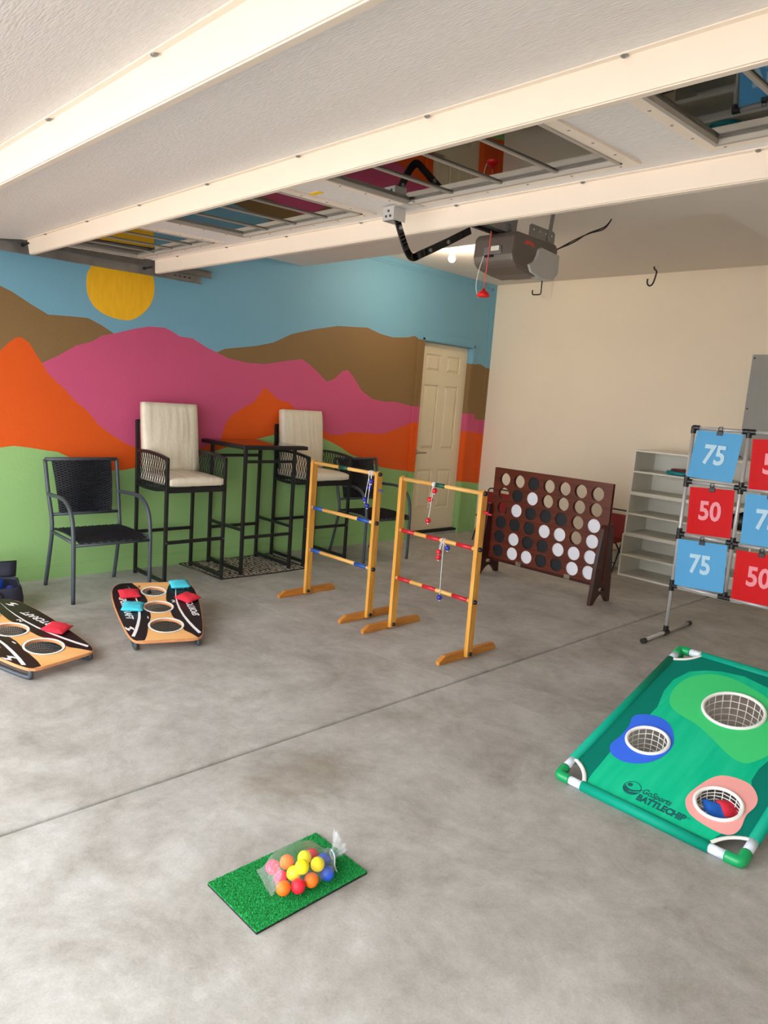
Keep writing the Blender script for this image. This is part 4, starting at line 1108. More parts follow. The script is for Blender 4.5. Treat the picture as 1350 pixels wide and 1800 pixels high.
for x, z, w, h_, rot, num, lab in SHEETS:
    blue = num == '75'
    t = thing('number_sheet', lab, 'target sheet', (x, TYF - 0.022, z), group='number sheets on the target frame')
    Mr = Matrix.Rotation(math.radians(rot), 4, 'Y')
    if num == '75' and z > 1.2: Mr = Mr @ Matrix(((1, 0, 0.07, 0), (0, 1, 0, 0), (0, 0, 1, 0), (0, 0, 0, 1)))
    mb = MB(); nx = 6
    # slightly bowed plastic sheet
    V = [[], []]
    for i in range(nx + 1):
        u = i / nx - 0.5
        for j, v in enumerate((-0.5, 0.5)):
            V[j].append((Mr @ Vector((u * w, -0.006 * (0.25 - u * u) * 4 * (0.5 - v), v * h_))))
    F = [[mb.bm.verts.new(p) for p in row] for row in V]; Bk = [[mb.bm.verts.new(p + Vector((0, 0.0012, 0))) for p in row] for row in V]
    for i in range(nx):
        mb.face([F[0][i], F[0][i + 1], F[1][i + 1], F[1][i]]); mb.face([Bk[0][i], Bk[1][i], Bk[1][i + 1], Bk[0][i + 1]])
        mb.face([F[0][i], Bk[0][i], Bk[0][i + 1], F[0][i + 1]]); mb.face([F[1][i], F[1][i + 1], Bk[1][i + 1], Bk[1][i]])
    mb.face([F[0][0], F[1][0], Bk[1][0], Bk[0][0]]); mb.face([F[0][nx], Bk[0][nx], Bk[1][nx], F[1][nx]])
    sh = mb.build('sheet', M_SHB if blue else M_SHR, t)
    Mt = Mr @ Matrix.Translation((0, -0.0075, 0.0)) @ Matrix.Rotation(math.pi / 2, 4, 'X')
    text_obj('printed_number', num, 0.172, M_NUMB if blue else M_NUMR, sh, Mt, bold=0.005, sx=0.84, extrude=0.0004)
    # binder clip
    mb = MB(); cz = h_ / 2
    mb.box((-0.019, -0.006, cz - 0.022), (0.019, 0.010, cz + 0.004), Mr); mb.box((-0.012, -0.004, cz + 0.004), (0.012, 0.008, cz + 0.012), Mr)
    c = mb.build('clip', M_BPLAS, t, bevel=0.002)
    MB().tube([Mr @ Vector((-0.012, -0.004, cz + 0.010)), Mr @ Vector((-0.010, -0.008, cz + 0.030)), Mr @ Vector((0.012, -0.010, cz + 0.034)), Mr @ Vector((0.012, -0.004, cz + 0.010))], 0.003, 6).build('clip_arm', M_BPLAS, c)

# ------------------------------------------------------------------ green chipping target board
cb = thing('chipping_target', 'green fabric golf chipping board with three netted holes', 'golf target', (-1.02, 2.455, 0.0))
ci = Matrix.Translation(-Vector(cb.location))
BX0, BX1, BL = -1.372, -0.668, 1.085
ct, sn = 1.03 / math.hypot(1.03, 0.325), 0.325 / math.hypot(1.03, 0.325)
# local sheet coords: (x, v) -> world ; w along sheet normal
Mc = ci @ Matrix(((1, 0, 0, 0), (0, ct, -sn, 2.455), (0, sn, ct, 0.024), (0, 0, 0, 1)))
rr = 0.105
def corner_arc(cx, cy, a0, a1, n=8): return [(cx + rr * math.cos(a0 + (a1 - a0) * k / n), cy + rr * math.sin(a0 + (a1 - a0) * k / n)) for k in range(n + 1)]
# pulled-in (concave) corners
X0, X1, V0, V1 = BX0 + 0.004, BX1 - 0.004, 0.004, BL - 0.004
c1 = corner_arc(X0, V0, 0, math.pi / 2); c2 = corner_arc(X0, V1, -math.pi / 2, 0); c3 = corner_arc(X1, V1, math.pi, 1.5 * math.pi); c4 = corner_arc(X1, V0, math.pi / 2, math.pi)
def relax(c, mid):
    # flatten arc a little towards the chord
    a, b = Vector(c[0]), Vector(c[-1]); n = len(c) - 1
    return [tuple(Vector(p) * 0.62 + (a + (b - a) * i / n) * 0.38) for i, p in enumerate(c)]
c1, c2, c3, c4 = (relax(c, 0) for c in (c1, c2, c3, c4))
outer = c1[::-1] + c4[::-1] + c3[::-1] + c2[::-1]
HG, HB_, HP = (-0.986, 0.752, 0.121), (-1.184, 0.374, 0.083), (-0.824, 0.202, 0.080)
hl = [circle(*HG, 40), circle(*HB_, 36), circle(*HP, 36)]
fab = MB().prism([outer] + hl, -0.002, 0.0, Mc).build('fabric', M_TEALF, cb)
midg = [(-1.252, 0.006), (-1.262, 0.04), (-1.266, 0.073), (-1.268, 0.139), (-1.272, 0.22), (-1.278, 0.30), (-1.279, 0.40), (-1.272, 0.47), (-1.255, 0.519), (-1.253, 0.602), (-1.282, 0.724), (-1.285, 0.826), (-1.253, 0.924), (-1.198, 0.97), (-1.137, 1.0), (-1.043, 1.016), (-0.927, 0.985), (-0.83, 0.93), (-0.765, 0.84), (-0.745, 0.72), (-0.755, 0.60), (-0.779, 0.461), (-0.778, 0.386), (-0.752, 0.33), (-0.737, 0.25), (-0.735, 0.18), (-0.755, 0.10), (-0.771, 0.05), (-0.771, 0.006)]
MB().prism([midg] + hl, None, 0.0006, Mc).build('printed_fairway', M_MIDG, fab)
lg = smooth_loop([(-1.236, 0.683), (-1.253, 0.758), (-1.244, 0.853), (-1.207, 0.92), (-1.151, 0.963), (-1.083, 0.972), (-1.005, 0.953), (-0.903, 0.91), (-0.82, 0.83), (-0.775, 0.72), (-0.772, 0.62), (-0.778, 0.556), (-0.797, 0.509), (-0.823, 0.468), (-0.856, 0.46), (-0.907, 0.48), (-0.985, 0.531), (-1.073, 0.581), (-1.152, 0.604), (-1.206, 0.634)], 4)
MB().prism([lg, hl[0]], None, 0.0012, Mc).build('printed_green', M_LTG, fab)
bb = smooth_loop([(-1.29, 0.416), (-1.305, 0.485), (-1.267, 0.527), (-1.207, 0.539), (-1.152, 0.513), (-1.105, 0.446), (-1.087, 0.375), (-1.101, 0.294), (-1.14, 0.237), (-1.199, 0.206), (-1.258, 0.216), (-1.289, 0.254), (-1.293, 0.291), (-1.287, 0.336)], 4)
MB().prism([bb, hl[1]], None, 0.0018, Mc).build('printed_pond', M_BLOBB, fab)
pb = smooth_loop([(-0.914, 0.261), (-0.895, 0.317), (-0.867, 0.352), (-0.82, 0.367), (-0.771, 0.361), (-0.732, 0.319), (-0.719, 0.269), (-0.728, 0.205), (-0.721, 0.138), (-0.731, 0.095), (-0.761, 0.076), (-0.823, 0.078), (-0.884, 0.098), (-0.919, 0.14), (-0.928, 0.187)], 4)
MB().prism([pb, hl[2]], None, 0.0018, Mc).build('printed_bunker', M_BLOBP, fab)
# logo and lettering
Mlogo = lambda x, v, a=0: Mc @ Matrix.Translation((x, v, 0.0014)) @ Matrix.Rotation(a, 4, 'Z')
text_obj('lettering', 'BATTLECHIP', 0.044, M_LOGO, fab, Mlogo(-0.978, 0.064), bold=0.0022, sx=0.74, extrude=0.0002)
text_obj('lettering', 'TM', 0.010, M_LOGO, fab, Mlogo(-0.878, 0.074), sx=0.9, extrude=0.0002)
text_obj('lettering', 'GoSports', 0.040, M_LOGO, fab, Mlogo(-1.012, 0.104), bold=0.0008, sx=0.72, extrude=0.0002, shear=0.2)
mb = MB()
mb.prism([circle(0, 0, 0.034, 32), circle(0, 0, 0.031, 32)], None, 0.0, Mlogo(-1.106, 0.095) @ Matrix.Diagonal((1, 1.1, 1, 1)))
sw = [(-0.033, 0.004), (-0.02, -0.016), (0.0, -0.020), (0.020, -0.010), (0.040, 0.014), (0.018, -0.002), (0.0, -0.010), (-0.016, -0.006)]
mb.prism([smooth_loop(sw, 3)], None, 0.0, Mlogo(-1.106, 0.095))
mb.prism([circle(-0.014, 0.012, 0.010, 16)], None, 0.0, Mlogo(-1.106, 0.095))
lowm = [(-0.033, -0.006)] + [(0.033 * math.cos(a), 0.033 * math.sin(a)) for a in [math.pi + 0.2 + (math.pi - 0.5) * k / 10 for k in range(11)]] + [(0.0, -0.024)]
mb.prism([lowm], None, 0.0, Mlogo(-1.106, 0.095))
mb.build('printed_logo', M_LOGO, fab)
# corner piping
for c in (c1, c2, c3, c4):
    MB().tube([Mc @ Vector((p[0], p[1], 0.002)) for p in c], 0.009, 8, flat=(1, 0.6)).build('corner_piping', M_NET, fab, smooth=True)
# frame: sleeves, white pipes, green elbows
FRr = 0.0185; wz = -0.006
def cpt(x, v): return Mc @ Vector((x, v, wz))
for (a, b) in (((BX0, rr), (BX0, BL - rr)), ((BX1, rr + 0.005), (BX1, BL - rr)), ((BX0 + rr, 0), (BX1 - rr, 0)), ((BX0 + rr, BL), (BX1 - rr, BL))):
    MB().tube([cpt(*a), cpt(*b)], FRr + 0.002, 14).build('sleeve', M_SLEEVE, cb, smooth=True)
for x, sx in ((BX0, 1), (BX1, -1)):
    for v, sv in ((0, 1), (BL, -1)):
        MB().tube([cpt(x + sx * 0.04, v), cpt(x + sx * (rr + 0.015), v)], 0.0175, 12).build('corner_pipe', M_WPIPE, cb, smooth=True)
        MB().tube([cpt(x, v + sv * 0.04), cpt(x, v + sv * (rr + 0.015))], 0.0175, 12).build('corner_pipe', M_WPIPE, cb, smooth=True)
        e = smooth_path([cpt(x + sx * 0.050, v), cpt(x + sx * 0.022, v), cpt(x + sx * 0.004, v + sv * 0.004), cpt(x, v + sv * 0.022), cpt(x, v + sv * 0.050)], 4)
        mb = MB().tube(e, 0.021, 12)
        mb.build('elbow', M_GELB, cb, smooth=True)
for x in (BX0, BX1):
    p = cpt(x, BL)
    lg_ = MB().tube([p, (p.x, p.y - 0.005, 0.02)], 0.0165, 12).build('leg', M_WPIPE, cb, smooth=True)
    MB().tube([(p.x, p.y - 0.005, 0.03), (p.x, p.y - 0.005, 0.0)], 0.020, 12).build('leg_cap', M_GELB, lg_, smooth=True)
    MB().tube([p, (p.x, p.y - 0.001, p.z - 0.07)], 0.0205, 12).build('leg_socket', M_GELB, cb, smooth=True)
# nets: world-vertical sag below each hole, rim ring on the fabric
for (hx_, hv, hr), depth, nl in ((HG, 0.17, 22), (HB_, 0.13, 18), (HP, 0.13, 18)):
    MB().tube([Mc @ Vector((p[0], p[1], 0.003)) for p in circle(hx_, hv, hr, 40)], 0.0075, 8, closed=True).build('net_rim', M_NET, cb, smooth=True)
    mb = MB(); cen = Mc @ Vector((hx_, hv, 0)); zmin = 0.012
    nr = 8
    def npnt(k, j):
        a = 2 * math.pi * k / nl
        f = j / nr
        rad = hr * (1 - 0.15 * f - 0.60 * f ** 4)
        p = Mc @ Vector((hx_ + rad * math.cos(a), hv + rad * math.sin(a), 0))
        dz = min(depth, cen.z - zmin + 0.0) * (1 - (1 - f) ** 1.6)
        p.z = max(p.z - dz + 0.004 * noise.noise(Vector((k * 0.9, j * 0.9, hr * 50))), zmin)
        return p
    for k in range(nl):
        mb.tube([npnt(k, j) for j in range(nr + 1)], 0.0017, 4, caps=False)
    for j in range(1, nr + 1):
        mb.tube([npnt(k, j) for k in range(nl)], 0.0017, 4, closed=True)
    e = [npnt(k, nr) for k in range(nl)]
    for k in range(0, nl // 2, 2):
        mb.tube([e[k], e[(k + nl // 2) % nl]], 0.0017, 4, caps=False)
    o = mb.build('net', M_NET, cb); o['kind'] = 'stuff'

# ------------------------------------------------------------------ bean bags
def beanbag(name, label, m, M, size, h, seed, group, cat='bean bag'):
    mb = MB(); n = 12; bm = mb.bm
    def P(i, j, s):
        u = 2 * i / n - 1; v = 2 * j / n - 1
        hh = (1 - abs(u) ** 3.0) * (1 - abs(v) ** 3.0)
        lump = 0.35 * noise.noise(Vector((u * 1.6, v * 1.6, seed))) + 0.15 * noise.noise(Vector((u * 4, v * 4, seed + 9)))
        pin = 1 - 0.07 * (1 - max(abs(u), abs(v)) ** 2) * 0 - 0.06 * (min(1, abs(u)) ** 4 * (1 - abs(v)) + min(1, abs(v)) ** 4 * (1 - abs(u)))
        z = h / 2 * (max(hh, 0) ** 0.6) * (1 + lump) if s > 0 else -h / 2 * (max(hh, 0) ** 0.4)
        return M @ Vector((u * size / 2 * pin, v * size / 2 * pin, z + h / 2 + 0.003 * noise.noise(Vector((u * 3, v * 3, seed + 20)))))
    T = [[bm.verts.new(P(i, j, 1)) for j in range(n + 1)] for i in range(n + 1)]
    B = [[bm.verts.new(P(i, j, -1)) if 0 < i < n and 0 < j < n else T[i][j] for j in range(n + 1)] for i in range(n + 1)]
    for i in range(n):
        for j in range(n):
            mb.face([T[i][j], T[i + 1][j], T[i + 1][j + 1], T[i][j + 1]])
            mb.face([B[i][j], B[i][j + 1], B[i + 1][j + 1], B[i + 1][j]])
    c = M.translation.copy()
    mb.bm.transform(Matrix.Translation(-c))
    o = mb.build(name, m, smooth=True, loc=c)
    return tag(o, label, cat, group)

Mn = lambda x, y, z, rx, ry, rz: Matrix.Translation((x, y, z)) @ Matrix.Rotation(rz, 4, 'Z') @ Matrix.Rotation(rx, 4, 'X') @ Matrix.Rotation(ry, 4, 'Y')
hpc = Matrix.Translation(Vector(cb.location)) @ Mc @ Vector((HP[0], HP[1], 0))
beanbag('bean_bag', 'blue bean bag lying in the net of the pink hole', M_BAGB, Mn(hpc.x - 0.010, hpc.y + 0.006, 0.040, 0.45, 0.1, 0.55), 0.090, 0.028, 51, 'bean bags in the chipping board net')
beanbag('bean_bag', 'red bean bag lying behind the blue one in the pink hole', M_BAGR, Mn(hpc.x + 0.022, hpc.y + 0.048, 0.050, 0.35, 0.1, 0.9), 0.080, 0.024, 52, 'bean bags in the chipping board net')
rs = random.Random(4); pts = []
for k in range(26):
    a = k * 1.15; pts.append((hpc.x - 0.045 + 0.028 * math.cos(a) + rs.uniform(-.006, .006), hpc.y - 0.022 + 0.02 * math.sin(a) + rs.uniform(-.006, .006), 0.036 + 0.0008 * k))
o = MB().tube(smooth_path([(p[0] - hpc.x, p[1] - hpc.y, p[2] - 0.02) for p in pts], 3), 0.0028, 6).build('cord_bundle', M_STR, smooth=True, loc=(hpc.x, hpc.y, 0.02))
tag(o, 'tangled white cord lying in the net of the pink hole', 'cord')

# ------------------------------------------------------------------ three-hole toss boards
def toss_board(label, a, d, t, mirror_bag):
    """a: near-left corner region origin; d: unit vector to the right along the near edge; t: unit vector up the board"""
    a = Vector(a); d = Vector(d); t = Vector(t)
    ax = (t + d * 0.07).normalized(); dd = (d - ax * d.dot(ax)).normalized(); nn = dd.cross(ax).normalized()
    org = a + d * 0.172 + t * (-0.022)
    root = thing('toss_board', label, 'toss board', (org.x, org.y, 0), group='three-hole toss boards')
    ri = Matrix.Translation(-Vector(root.location))
    M = ri @ Matrix(((dd.x, ax.x, nn.x, org.x), (dd.y, ax.y, nn.y, org.y), (dd.z, ax.z, nn.z, org.z), (0, 0, 0, 1)))
    W_ = [(0.0, 0.13), (0.006, 0.160), (0.025, 0.182), (0.06, 0.196), (0.12, 0.209), (0.22, 0.224), (0.36, 0.240), (0.50, 0.252), (0.62, 0.257), (0.70, 0.254), (0.76, 0.243), (0.80, 0.224), (0.825, 0.198), (0.835, 0.165)]
    outl = [(w, s) for s, w in W_] + [(-w, s) for s, w in W_[::-1]]
    H_ = [(0.010, 0.187, 0.088), (-0.003, 0.445, 0.078), (-0.004, 0.682, 0.067)]
    hol = [circle(x, y, r, 36) for x, y, r in H_]
    bd = MB().prism([outl] + hol, -0.014, 0.0, M).build('board', M_PLYE, root)
    ins = [(x * 0.985, y + (0.004 if y < 0.4 else -0.004)) for x, y in outl]
    holp = [circle(x, y, r + 0.011, 36) for x, y, r in H_]
    MB().prism([ins] + holp, None, 0.0006, M).build('birch_face', M_PLYT, bd)
    def wid(s): return float(np.interp(s, *zip(*W_))) * 0.985
    # black printed side panels, cut away around an hourglass of bare wood
    for sg in (-1, 1):
        base = [(0.012, 0.125 if sg < 0 else 0.160), (0.06, 0.110 if sg < 0 else 0.135), (0.11, 0.100), (0.187, 0.088), (0.31, 0.060), (0.445, 0.058), (0.56, 0.056), (0.68, 0.075), (0.76, 0.095), (0.829, 0.122)]
        inner = []
        for k in range(60):
            s_ = 0.012 + (0.829 - 0.012) * k / 59
            v_ = float(np.interp(s_, *zip(*base)))
            for hx__, hy__, hr__ in H_:
                q_ = (hr__ + 0.014) ** 2 - (s_ - hy__) ** 2
                if q_ > 0: v_ = max(v_, math.sqrt(q_) + sg * hx__)
            inner.append((v_, s_))
        outer_ = [(wid(s), s) for s in [0.829, 0.815, 0.79, 0.75, 0.70, 0.60, 0.48, 0.36, 0.22, 0.12, 0.06, 0.03, 0.014]]
        poly = [(sg * x, y) for x, y in inner + outer_]
        MB().prism([poly], None, 0.0011, M).build('black_print', M_BOARDB, bd)
        # white crescent line
        cl = [(0.172, 0.060), (0.152, 0.13), (0.134, 0.21), (0.119, 0.30), (0.110, 0.40), (0.109, 0.49), (0.116, 0.59), (0.130, 0.69), (0.150, 0.78)]
        wd = [0.017, 0.016, 0.015, 0.013, 0.012, 0.010, 0.008, 0.005, 0.003]
        poly = [(sg * x, y) for x, y in cl] + [(sg * (x + w), y + 0.01) for (x, y), w in zip(cl[::-1], wd[::-1])]
        MB().prism([poly], None, 0.0016, M).build('white_stripe', M_WPRT, bd)
        # lettering along the side: right side reads away from the near edge, left side the other way
        Mt = M @ Matrix.Translation((sg * 0.190, 0.45, 0.0014)) @ Matrix.Rotation(math.pi / 2 * (1 if sg > 0 else -1), 4, 'Z')
        Mt = Mt @ Matrix.Rotation(math.radians(4), 4, 'Z')
        text_obj('lettering', 'SPORTCRAFT', 0.056, M_WPRT, bd, Mt, bold=0.0012, sx=0.92, extrude=0.0002, shear=0.25)
        yb = 0.735 if sg > 0 else 0.165
        Mb = M @ Matrix.Translation((sg * 0.190, yb, 0.0014)) @ Matrix.Rotation(math.pi / 2 * (1 if sg > 0 else -1), 4, 'Z')
        mb = MB()
        mb.prism([[(-0.03, 0.004), (-0.005, 0.022), (0.03, 0.024), (0.002, 0.010), (0.012, 0.002), (-0.006, 0.0)]], None, 0.0003, Mb)
        mb.prism([[(0.03, -0.004), (0.005, -0.022), (-0.03, -0.024), (-0.002, -0.010), (-0.012, -0.002), (0.006, 0.0)]], None, 0.0003, Mb)
        mb.build('printed_bolt', M_WPRT, bd)
    # white disc print at the side and hole numbers
    Mq = M @ Matrix.Translation((0, 0, 0.0015))
    text_obj('hole_number', '1', 0.042, M_WPRT, bd, Mq @ Matrix.Translation((-0.078, 0.300, 0)), bold=0.001, extrude=0.0002)
    text_obj('hole_number', '2', 0.046, M_WPRT, bd, Mq @ Matrix.Translation((0.096, 0.520, 0)), bold=0.001, extrude=0.0002)
    text_obj('hole_number', '3', 0.040, M_LOGO, bd, Mq @ Matrix.Translation((-0.085, 0.765, 0)), bold=0.001, extrude=0.0002)
    for x, y, r in H_:
        mb = MB().prism([circle(x, y, r + 0.012, 40), circle(x, y, r + 0.001, 40)], -0.003, 0.003, M)
        mb.build('hole_rim', M_NET, bd, bevel=0.001)
        MB().prism([circle(x, y, r + 0.014, 40), circle(x, y, r + 0.012, 40)], None, 0.0019, M).build('rim_line', M_BPLAS, bd)
        # thin dark mesh pocket under the hole
        mb = MB(); nl = 44
        def pk(k, j):
            ang = 2 * math.pi * k / nl; f_ = j / 9
            rad = r * math.cos(f_ * math.pi / 2 * 0.98)
            p_ = M @ Vector((x + rad * math.cos(ang), y + rad * math.sin(ang), -0.014))
            p_.z = max(p_.z - 0.05 * math.sin(f_ * math.pi / 2), 0.004)
            return p_
        for k in range(nl):
            mb.tube([pk(k, j) for j in range(9 if k % 2 else 7)], 0.0011, 4, caps=False)
        for j in range(1, 10):
            mb.tube([pk(k, j) for k in range(0, nl, 2)], 0.0011, 4, closed=True)
        o = mb.build('pocket_mesh', M_DARK, bd); o['kind'] = 'stuff'
    # tubular legs: near loop and far loop
    def w2(u, s, z): 
        p = M @ Vector((u, s, -0.014)); return p
    for sg in (-1, 1):
        top0, top1 = M @ Vector((sg * 0.165, 0.035, -0.014)), M @ Vector((sg * 0.185, 0.66, -0.014))
        f0, f1 = M @ Vector((sg * 0.168, 0.030, 0)), M @ Vector((sg * 0.182, 0.60, 0))
        f0.z = f1.z = 0.0115
        m0, m1 = f0.lerp(f1, 0.05), f0.lerp(f1, 0.95)
        path = [top0, f0 + Vector((0, 0, 0.028)), m0, f0.lerp(f1, 0.5), m1, f1.lerp(top1, 0.35), top1]
        MB().tube(smooth_path(path, 5), 0.0115, 8).build('leg_tube', M_GREYM, root, smooth=True)
    return root, M
tb, MR = toss_board('three-hole wooden toss board with four bean bags on it', (-3.553, 1.694, 0.065), (0.273, 0.962, 0), (-0.954, 0.270, 0.129), 0)
MRw = Matrix.Translation(Vector(tb.location)) @ MR
tb2, ML = toss_board('three-hole wooden toss board with one red bean bag, cut by the left edge', (-3.442, 1.129, 0.065), (-0.342, 0.940, 0), (-0.932, -0.339, 0.129), 0)
MLw = Matrix.Translation(Vector(tb2.location)) @ ML
def onb(M, x, y, rz): return M @ Matrix.Translation((x, y, 0.001)) @ Matrix.Rotation(rz, 4, 'Z')
GRP = 'bean bags on the toss boards'
BAGS = [(MRw, -0.155, 0.630, 0.05, M_BAGR, 'red bean bag at the far left of the board holding four bags'),
        (MRw, -0.150, 0.435, -0.20, M_BAGC, 'cyan bean bag on the left side of the board holding four bags'),
        (MRw, 0.165, 0.760, 0.05, M_BAGC, 'cyan bean bag at the far right corner of the toss board'),
        (MRw, 0.185, 0.540, 0.70, M_BAGR, 'red bean bag turned diagonally on the right side of the toss board'),
        (MLw, 0.175, 0.315, 0.45, M_BAGR, 'red bean bag alone on the left-hand toss board')]
for i, (M_, x, y, rz, m, lab) in enumerate(BAGS):
    beanbag('bean_bag', lab, m, onb(M_, x, y, rz), 0.125, 0.030, 60 + i, GRP)

# ------------------------------------------------------------------ navy carry bag with balls
nb = thing('carry_bag', 'dark navy carry bag with its flap open, behind the left toss board', 'bag', (-4.70, 1.255, 0), math.radians(-12))
mb = MB()
w, d_, hh = 0.19, 0.13, 0.17
def wall(p, q, h0, h1, th=0.012):
    mb.bar((p[0], p[1], h0), (q[0], q[1], h0), th, 0.01)
NBP = [(-d_, -w), (d_, -w), (d_ + 0.015, 0), (d_, w), (-d_, w)]
lo = smooth_loop([(-d_, -w), (0, -w - 0.01), (d_, -w), (d_ + 0.02, 0), (d_, w), (0, w + 0.01), (-d_, w), (-d_ - 0.01, 0)], 3)
rings = []
for z, sc in ((0.0, 0.96), (0.02, 1.02), (0.09, 1.04), (0.15, 1.0), (hh, 0.97)):
    rings.append([mb.bm.verts.new((x * sc, y * sc, z + (0.012 * noise.noise(Vector((x * 9, y * 9, z))) if z > 0.1 else 0))) for x, y in lo])
for A, B in zip(rings, rings[1:]):
    for k in range(len(lo)): mb.face([A[k], A[(k + 1) % len(lo)], B[(k + 1) % len(lo)], B[k]])
mb.face(rings[0][::-1])
o = mb.build('body', M_NAVY, nb, smooth=True)
sm = o.modifiers.new('thick', 'SOLIDIFY'); sm.thickness = 0.008
mb = MB(); n = 8; V = []
for i in range(n + 1):
    u = i / n; row = []
    for j in range(9):
        v = j / 8 - 0.5
        row.append(mb.bm.verts.new((-d_ - 0.03 - 0.05 * u * u + 0.008 * math.sin(6 * v), v * 2 * (w + 0.005 + 0.01 * u), hh - 0.01 + 0.095 * u)))
    V.append(row)
for i in range(n):
    for j in range(8): mb.face([V[i][j], V[i][j + 1], V[i + 1][j + 1], V[i + 1][j]])
o = mb.build('flap', M_NAVY, nb, smooth=True); sm = o.modifiers.new('thick', 'SOLIDIFY'); sm.thickness = 0.008
MB().tube(smooth_path([(d_ + 0.02, -0.10, 0.10), (d_ + 0.06, -0.06, 0.17), (d_ + 0.06, 0.06, 0.17), (d_ + 0.02, 0.10, 0.10)], 5), 0.006, 6).build('handle', M_BLACK, nb, smooth=True)
def plain_ball(label, m, loc, r, grp):
    o = MB().sphere((0, 0, 0), r, 24, 16).build('ball', m, smooth=True, loc=loc)
    return tag(o, label, 'ball', grp)
plain_ball('shiny blue ball poking out of the navy carry bag', mat('shiny_blue', (30, 76, 200), rough=0.25), (-4.66, 1.295, 0.165), 0.065, 'balls in the carry bag')
plain_ball('green ball in front of the blue one in the carry bag', mat('shiny_green', (52, 120, 44), rough=0.3), (-4.585, 1.225, 0.150), 0.038, 'balls in the carry bag')
plain_ball('dark blue ball low in the carry bag', mat('deep_blue', (40, 44, 130), rough=0.3), (-4.62, 1.385, 0.130), 0.030, 'balls in the carry bag')

# ------------------------------------------------------------------ turf mat, ball bag
mx0, mx1, my0, my1 = -1.672, -1.418, 1.038, 1.446
tm = thing('turf_mat', 'small rectangular green turf mat on the concrete', 'mat', ((mx0 + mx1) / 2, (my0 + my1) / 2, 0))
hw, hl_ = (mx1 - mx0) / 2, (my1 - my0) / 2
MB().box((-hw, -hl_, 0.0), (hw, hl_, 0.007)).build('rubber_base', M_DARK, tm)
rs = random.Random(5); mb = MB()
NX, NY = 120, 190
for i in range(NX):
    for j in range(NY):
        x = -hw + (i + rs.random()) * 2 * hw / NX; y = -hl_ + (j + rs.random()) * 2 * hl_ / NY
        a = rs.random() * 6.283; l = 0.0018; hb = 0.003 + rs.random() * 0.003
        dx, dy = math.cos(a) * l, math.sin(a) * l; lx, ly = rs.uniform(-.0025, .0025), rs.uniform(-.0025, .0025)
        v = [mb.bm.verts.new(p) for p in ((x - dx, y - dy, 0.006), (x + dx, y + dy, 0.006), (x + lx + dx * .5, y + ly + dy * .5, 0.006 + hb), (x + lx - dx * .5, y + ly - dy * .5, 0.006 + hb))]
        mb.face(v)
MB().box((-hw, -hl_, 0.007), (hw, hl_, 0.0085)).build('turf_backing', M_TURF, tm)
o = mb.build('turf_pile', M_TURF, tm, recalc=False); o['kind'] = 'stuff'

BALLS = [('pink', M_FPK, -1.561, 1.194, 0.050, 'pink foam ball at the left end of the clear bag, nearest its upper left corner'),
         ('orange', M_FOR, -1.539, 1.224, 0.068, 'orange foam ball near the upper left of the clear bag'),
         ('pink', M_FPK, -1.524, 1.200, 0.040, 'pink foam ball low between the two left orange balls'),
         ('orange', M_FOR, -1.480, 1.171, 0.042, 'orange foam ball at the lower left corner of the clear bag'),
         ('yellow', M_YEL, -1.513, 1.270, 0.078, 'yellow foam ball farthest back in the clear bag'),
         ('yellow', M_YEL, -1.473, 1.227, 0.088, 'yellow foam ball on top in the middle of the clear bag'),
         ('yellow', M_YEL, -1.502, 1.215, 0.055, 'yellow foam ball half hidden left of the middle one'),
         ('yellow', M_YEL, -1.472, 1.288, 0.072, 'yellow foam ball at the right, beside the blue balls'),
         ('red', M_FRD, -1.461, 1.208, 0.044, 'red foam ball at the front edge of the clear bag'),
         ('orange', M_FOR, -1.456, 1.254, 0.044, 'orange foam ball at the front, right of the red one'),
         ('red', M_FRD, -1.540, 1.325, 0.046, 'red foam ball at the back behind the yellow balls'),
         ('blue', M_FBL, -1.506, 1.338, 0.046, 'blue foam ball at the back right by the gathered neck'),
         ('blue', M_FBL, -1.452, 1.312, 0.042, 'blue foam ball at the front right of the clear bag')]
BR = 0.0213; zfl = 0.0165 + BR
P = [Vector(b[2:5]) for b in BALLS]
for it in range(300):
    for i in range(len(P)):
        for j in range(i):
            dlt = P[i] - P[j]; dd_ = dlt.length
            if dd_ < 2 * BR:
                push = dlt.normalized() * (2 * BR - dd_) * 0.5
                P[i] += push; P[j] -= push
    for p in P: p.z = max(p.z, zfl)
proto = None
for (nm, m, _, _, _, lab), p in zip(BALLS, P):
    o = MB().sphere((0, 0, 0), BR, 24, 16).build('foam_ball', m, smooth=True, loc=p)
    tag(o, lab, 'ball', 'foam balls in the clear bag')
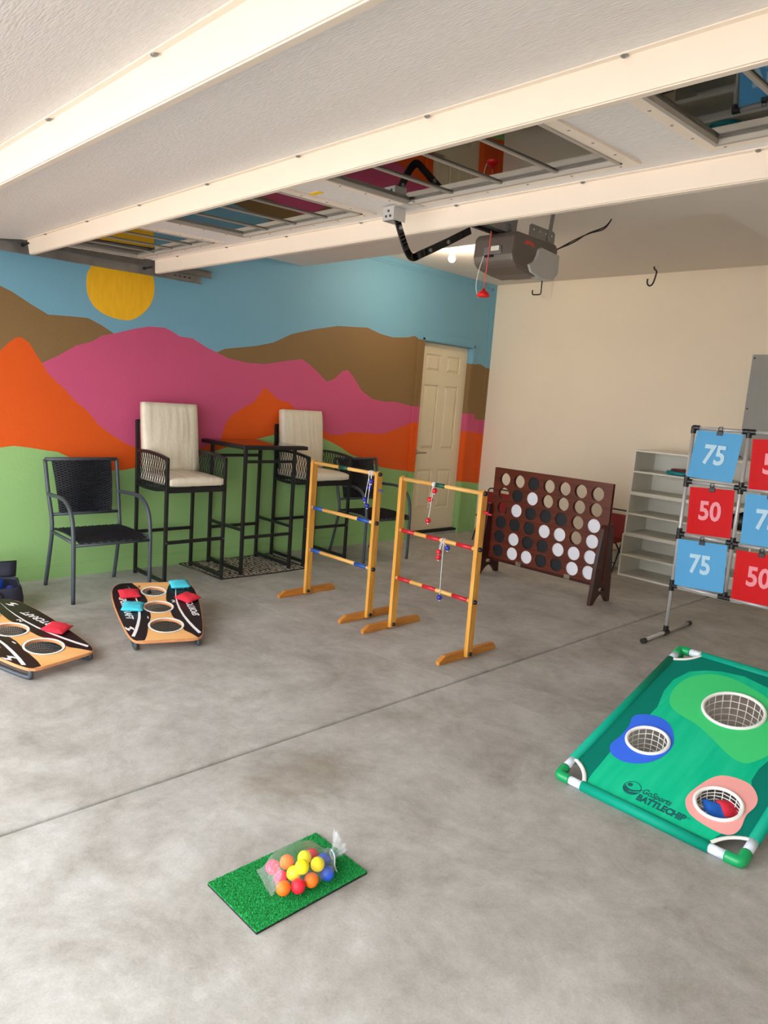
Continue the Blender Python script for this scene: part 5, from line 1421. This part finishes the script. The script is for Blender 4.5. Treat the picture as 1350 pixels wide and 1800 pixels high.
# clear bag
A0 = Vector((-1.553, 1.160, 0.0)); A1 = Vector((-1.497, 1.362, 0.0))
axv = (A1 - A0).normalized(); sd = Vector((axv.y, -axv.x, 0)); LB = (A1 - A0).length
bag = thing('ball_bag', 'clear plastic bag of foam balls tied at one end on the turf mat', 'bag', (-1.52, 1.26, 0.016))
bi = -Vector(bag.location)
stn = [(-0.03, 0.066, 0.006, 0.026), (0.0, 0.070, 0.018, 0.036), (0.12, 0.074, 0.038, 0.056), (0.3, 0.078, 0.049, 0.066), (0.5, 0.080, 0.051, 0.068), (0.7, 0.080, 0.047, 0.064), (0.85, 0.070, 0.036, 0.054), (0.95, 0.046, 0.024, 0.050), (1.0, 0.018, 0.014, 0.056), (1.03, 0.011, 0.010, 0.060), (1.07, 0.020, 0.012, 0.072), (1.11, 0.034, 0.014, 0.090), (1.14, 0.040, 0.010, 0.103)]
mb = MB(); rings = []; n = 40
fine = []
for k in range(len(stn) - 1):
    for q in range(3):
        f = q / 3; fine.append(tuple(a + (b - a) * f for a, b in zip(stn[k], stn[k + 1])))
fine.append(stn[-1])
for s, w_, h_, zc in fine:
    ring = []
    for k in range(n):
        a = 2 * math.pi * k / n; ca, sa = math.cos(a), math.sin(a)
        px = math.copysign(abs(ca) ** 0.75, ca) * w_; pz = math.copysign(abs(sa) ** 0.8, sa) * h_
        if s < 0.97:
            q_ = min(max((px / w_ + 1) / 0.75, 0), 1); q_ = q_ * q_ * (3 - 2 * q_)
            lo_ = zc - h_; pz = lo_ + (zc + pz - lo_) * (0.18 + 0.82 * q_) - zc
        gather = max(0, (s - 0.80) / 0.2)
        cr = 1 + 0.32 * min(gather, 1.4) * math.sin(9 * a + 2 * s)
        nz = noise.noise(Vector((ca * 2.2, sa * 2.2, s * 7))) * 0.006 + noise.noise(Vector((ca * 6, sa * 6, s * 16))) * 0.003
        p = A0 + axv * (s * LB) + sd * (px * cr + nz) + Vector((0, 0, max(zc + pz * cr + nz, 0.0172)))
        ring.append(mb.bm.verts.new(p + bi))
    rings.append(ring)
for A, B in zip(rings, rings[1:]):
    for k in range(n): mb.face([A[k], A[(k + 1) % n], B[(k + 1) % n], B[k]])
mb.face(rings[0][::-1])
mb.build('film', M_FILM, bag, smooth=True)
mb = MB(); cN = A0 + axv * (1.02 * LB) + Vector((0, 0, 0.058)) + bi
ringp = [cN + sd * 0.013 * math.cos(a) + Vector((0, 0, 0.012 * math.sin(a))) for a in [2 * math.pi * k / 14 for k in range(14)]]
mb.tube(ringp, 0.0028, 6, closed=True)
mb.tube(smooth_path([ringp[3], ringp[3] + Vector((0.02, -0.01, 0.0)), ringp[3] + Vector((0.035, -0.02, -0.02)), ringp[3] + Vector((0.04, -0.015, -0.038))], 4), 0.0022, 6)
mb.build('tie', M_WPIPE, bag, smooth=True)
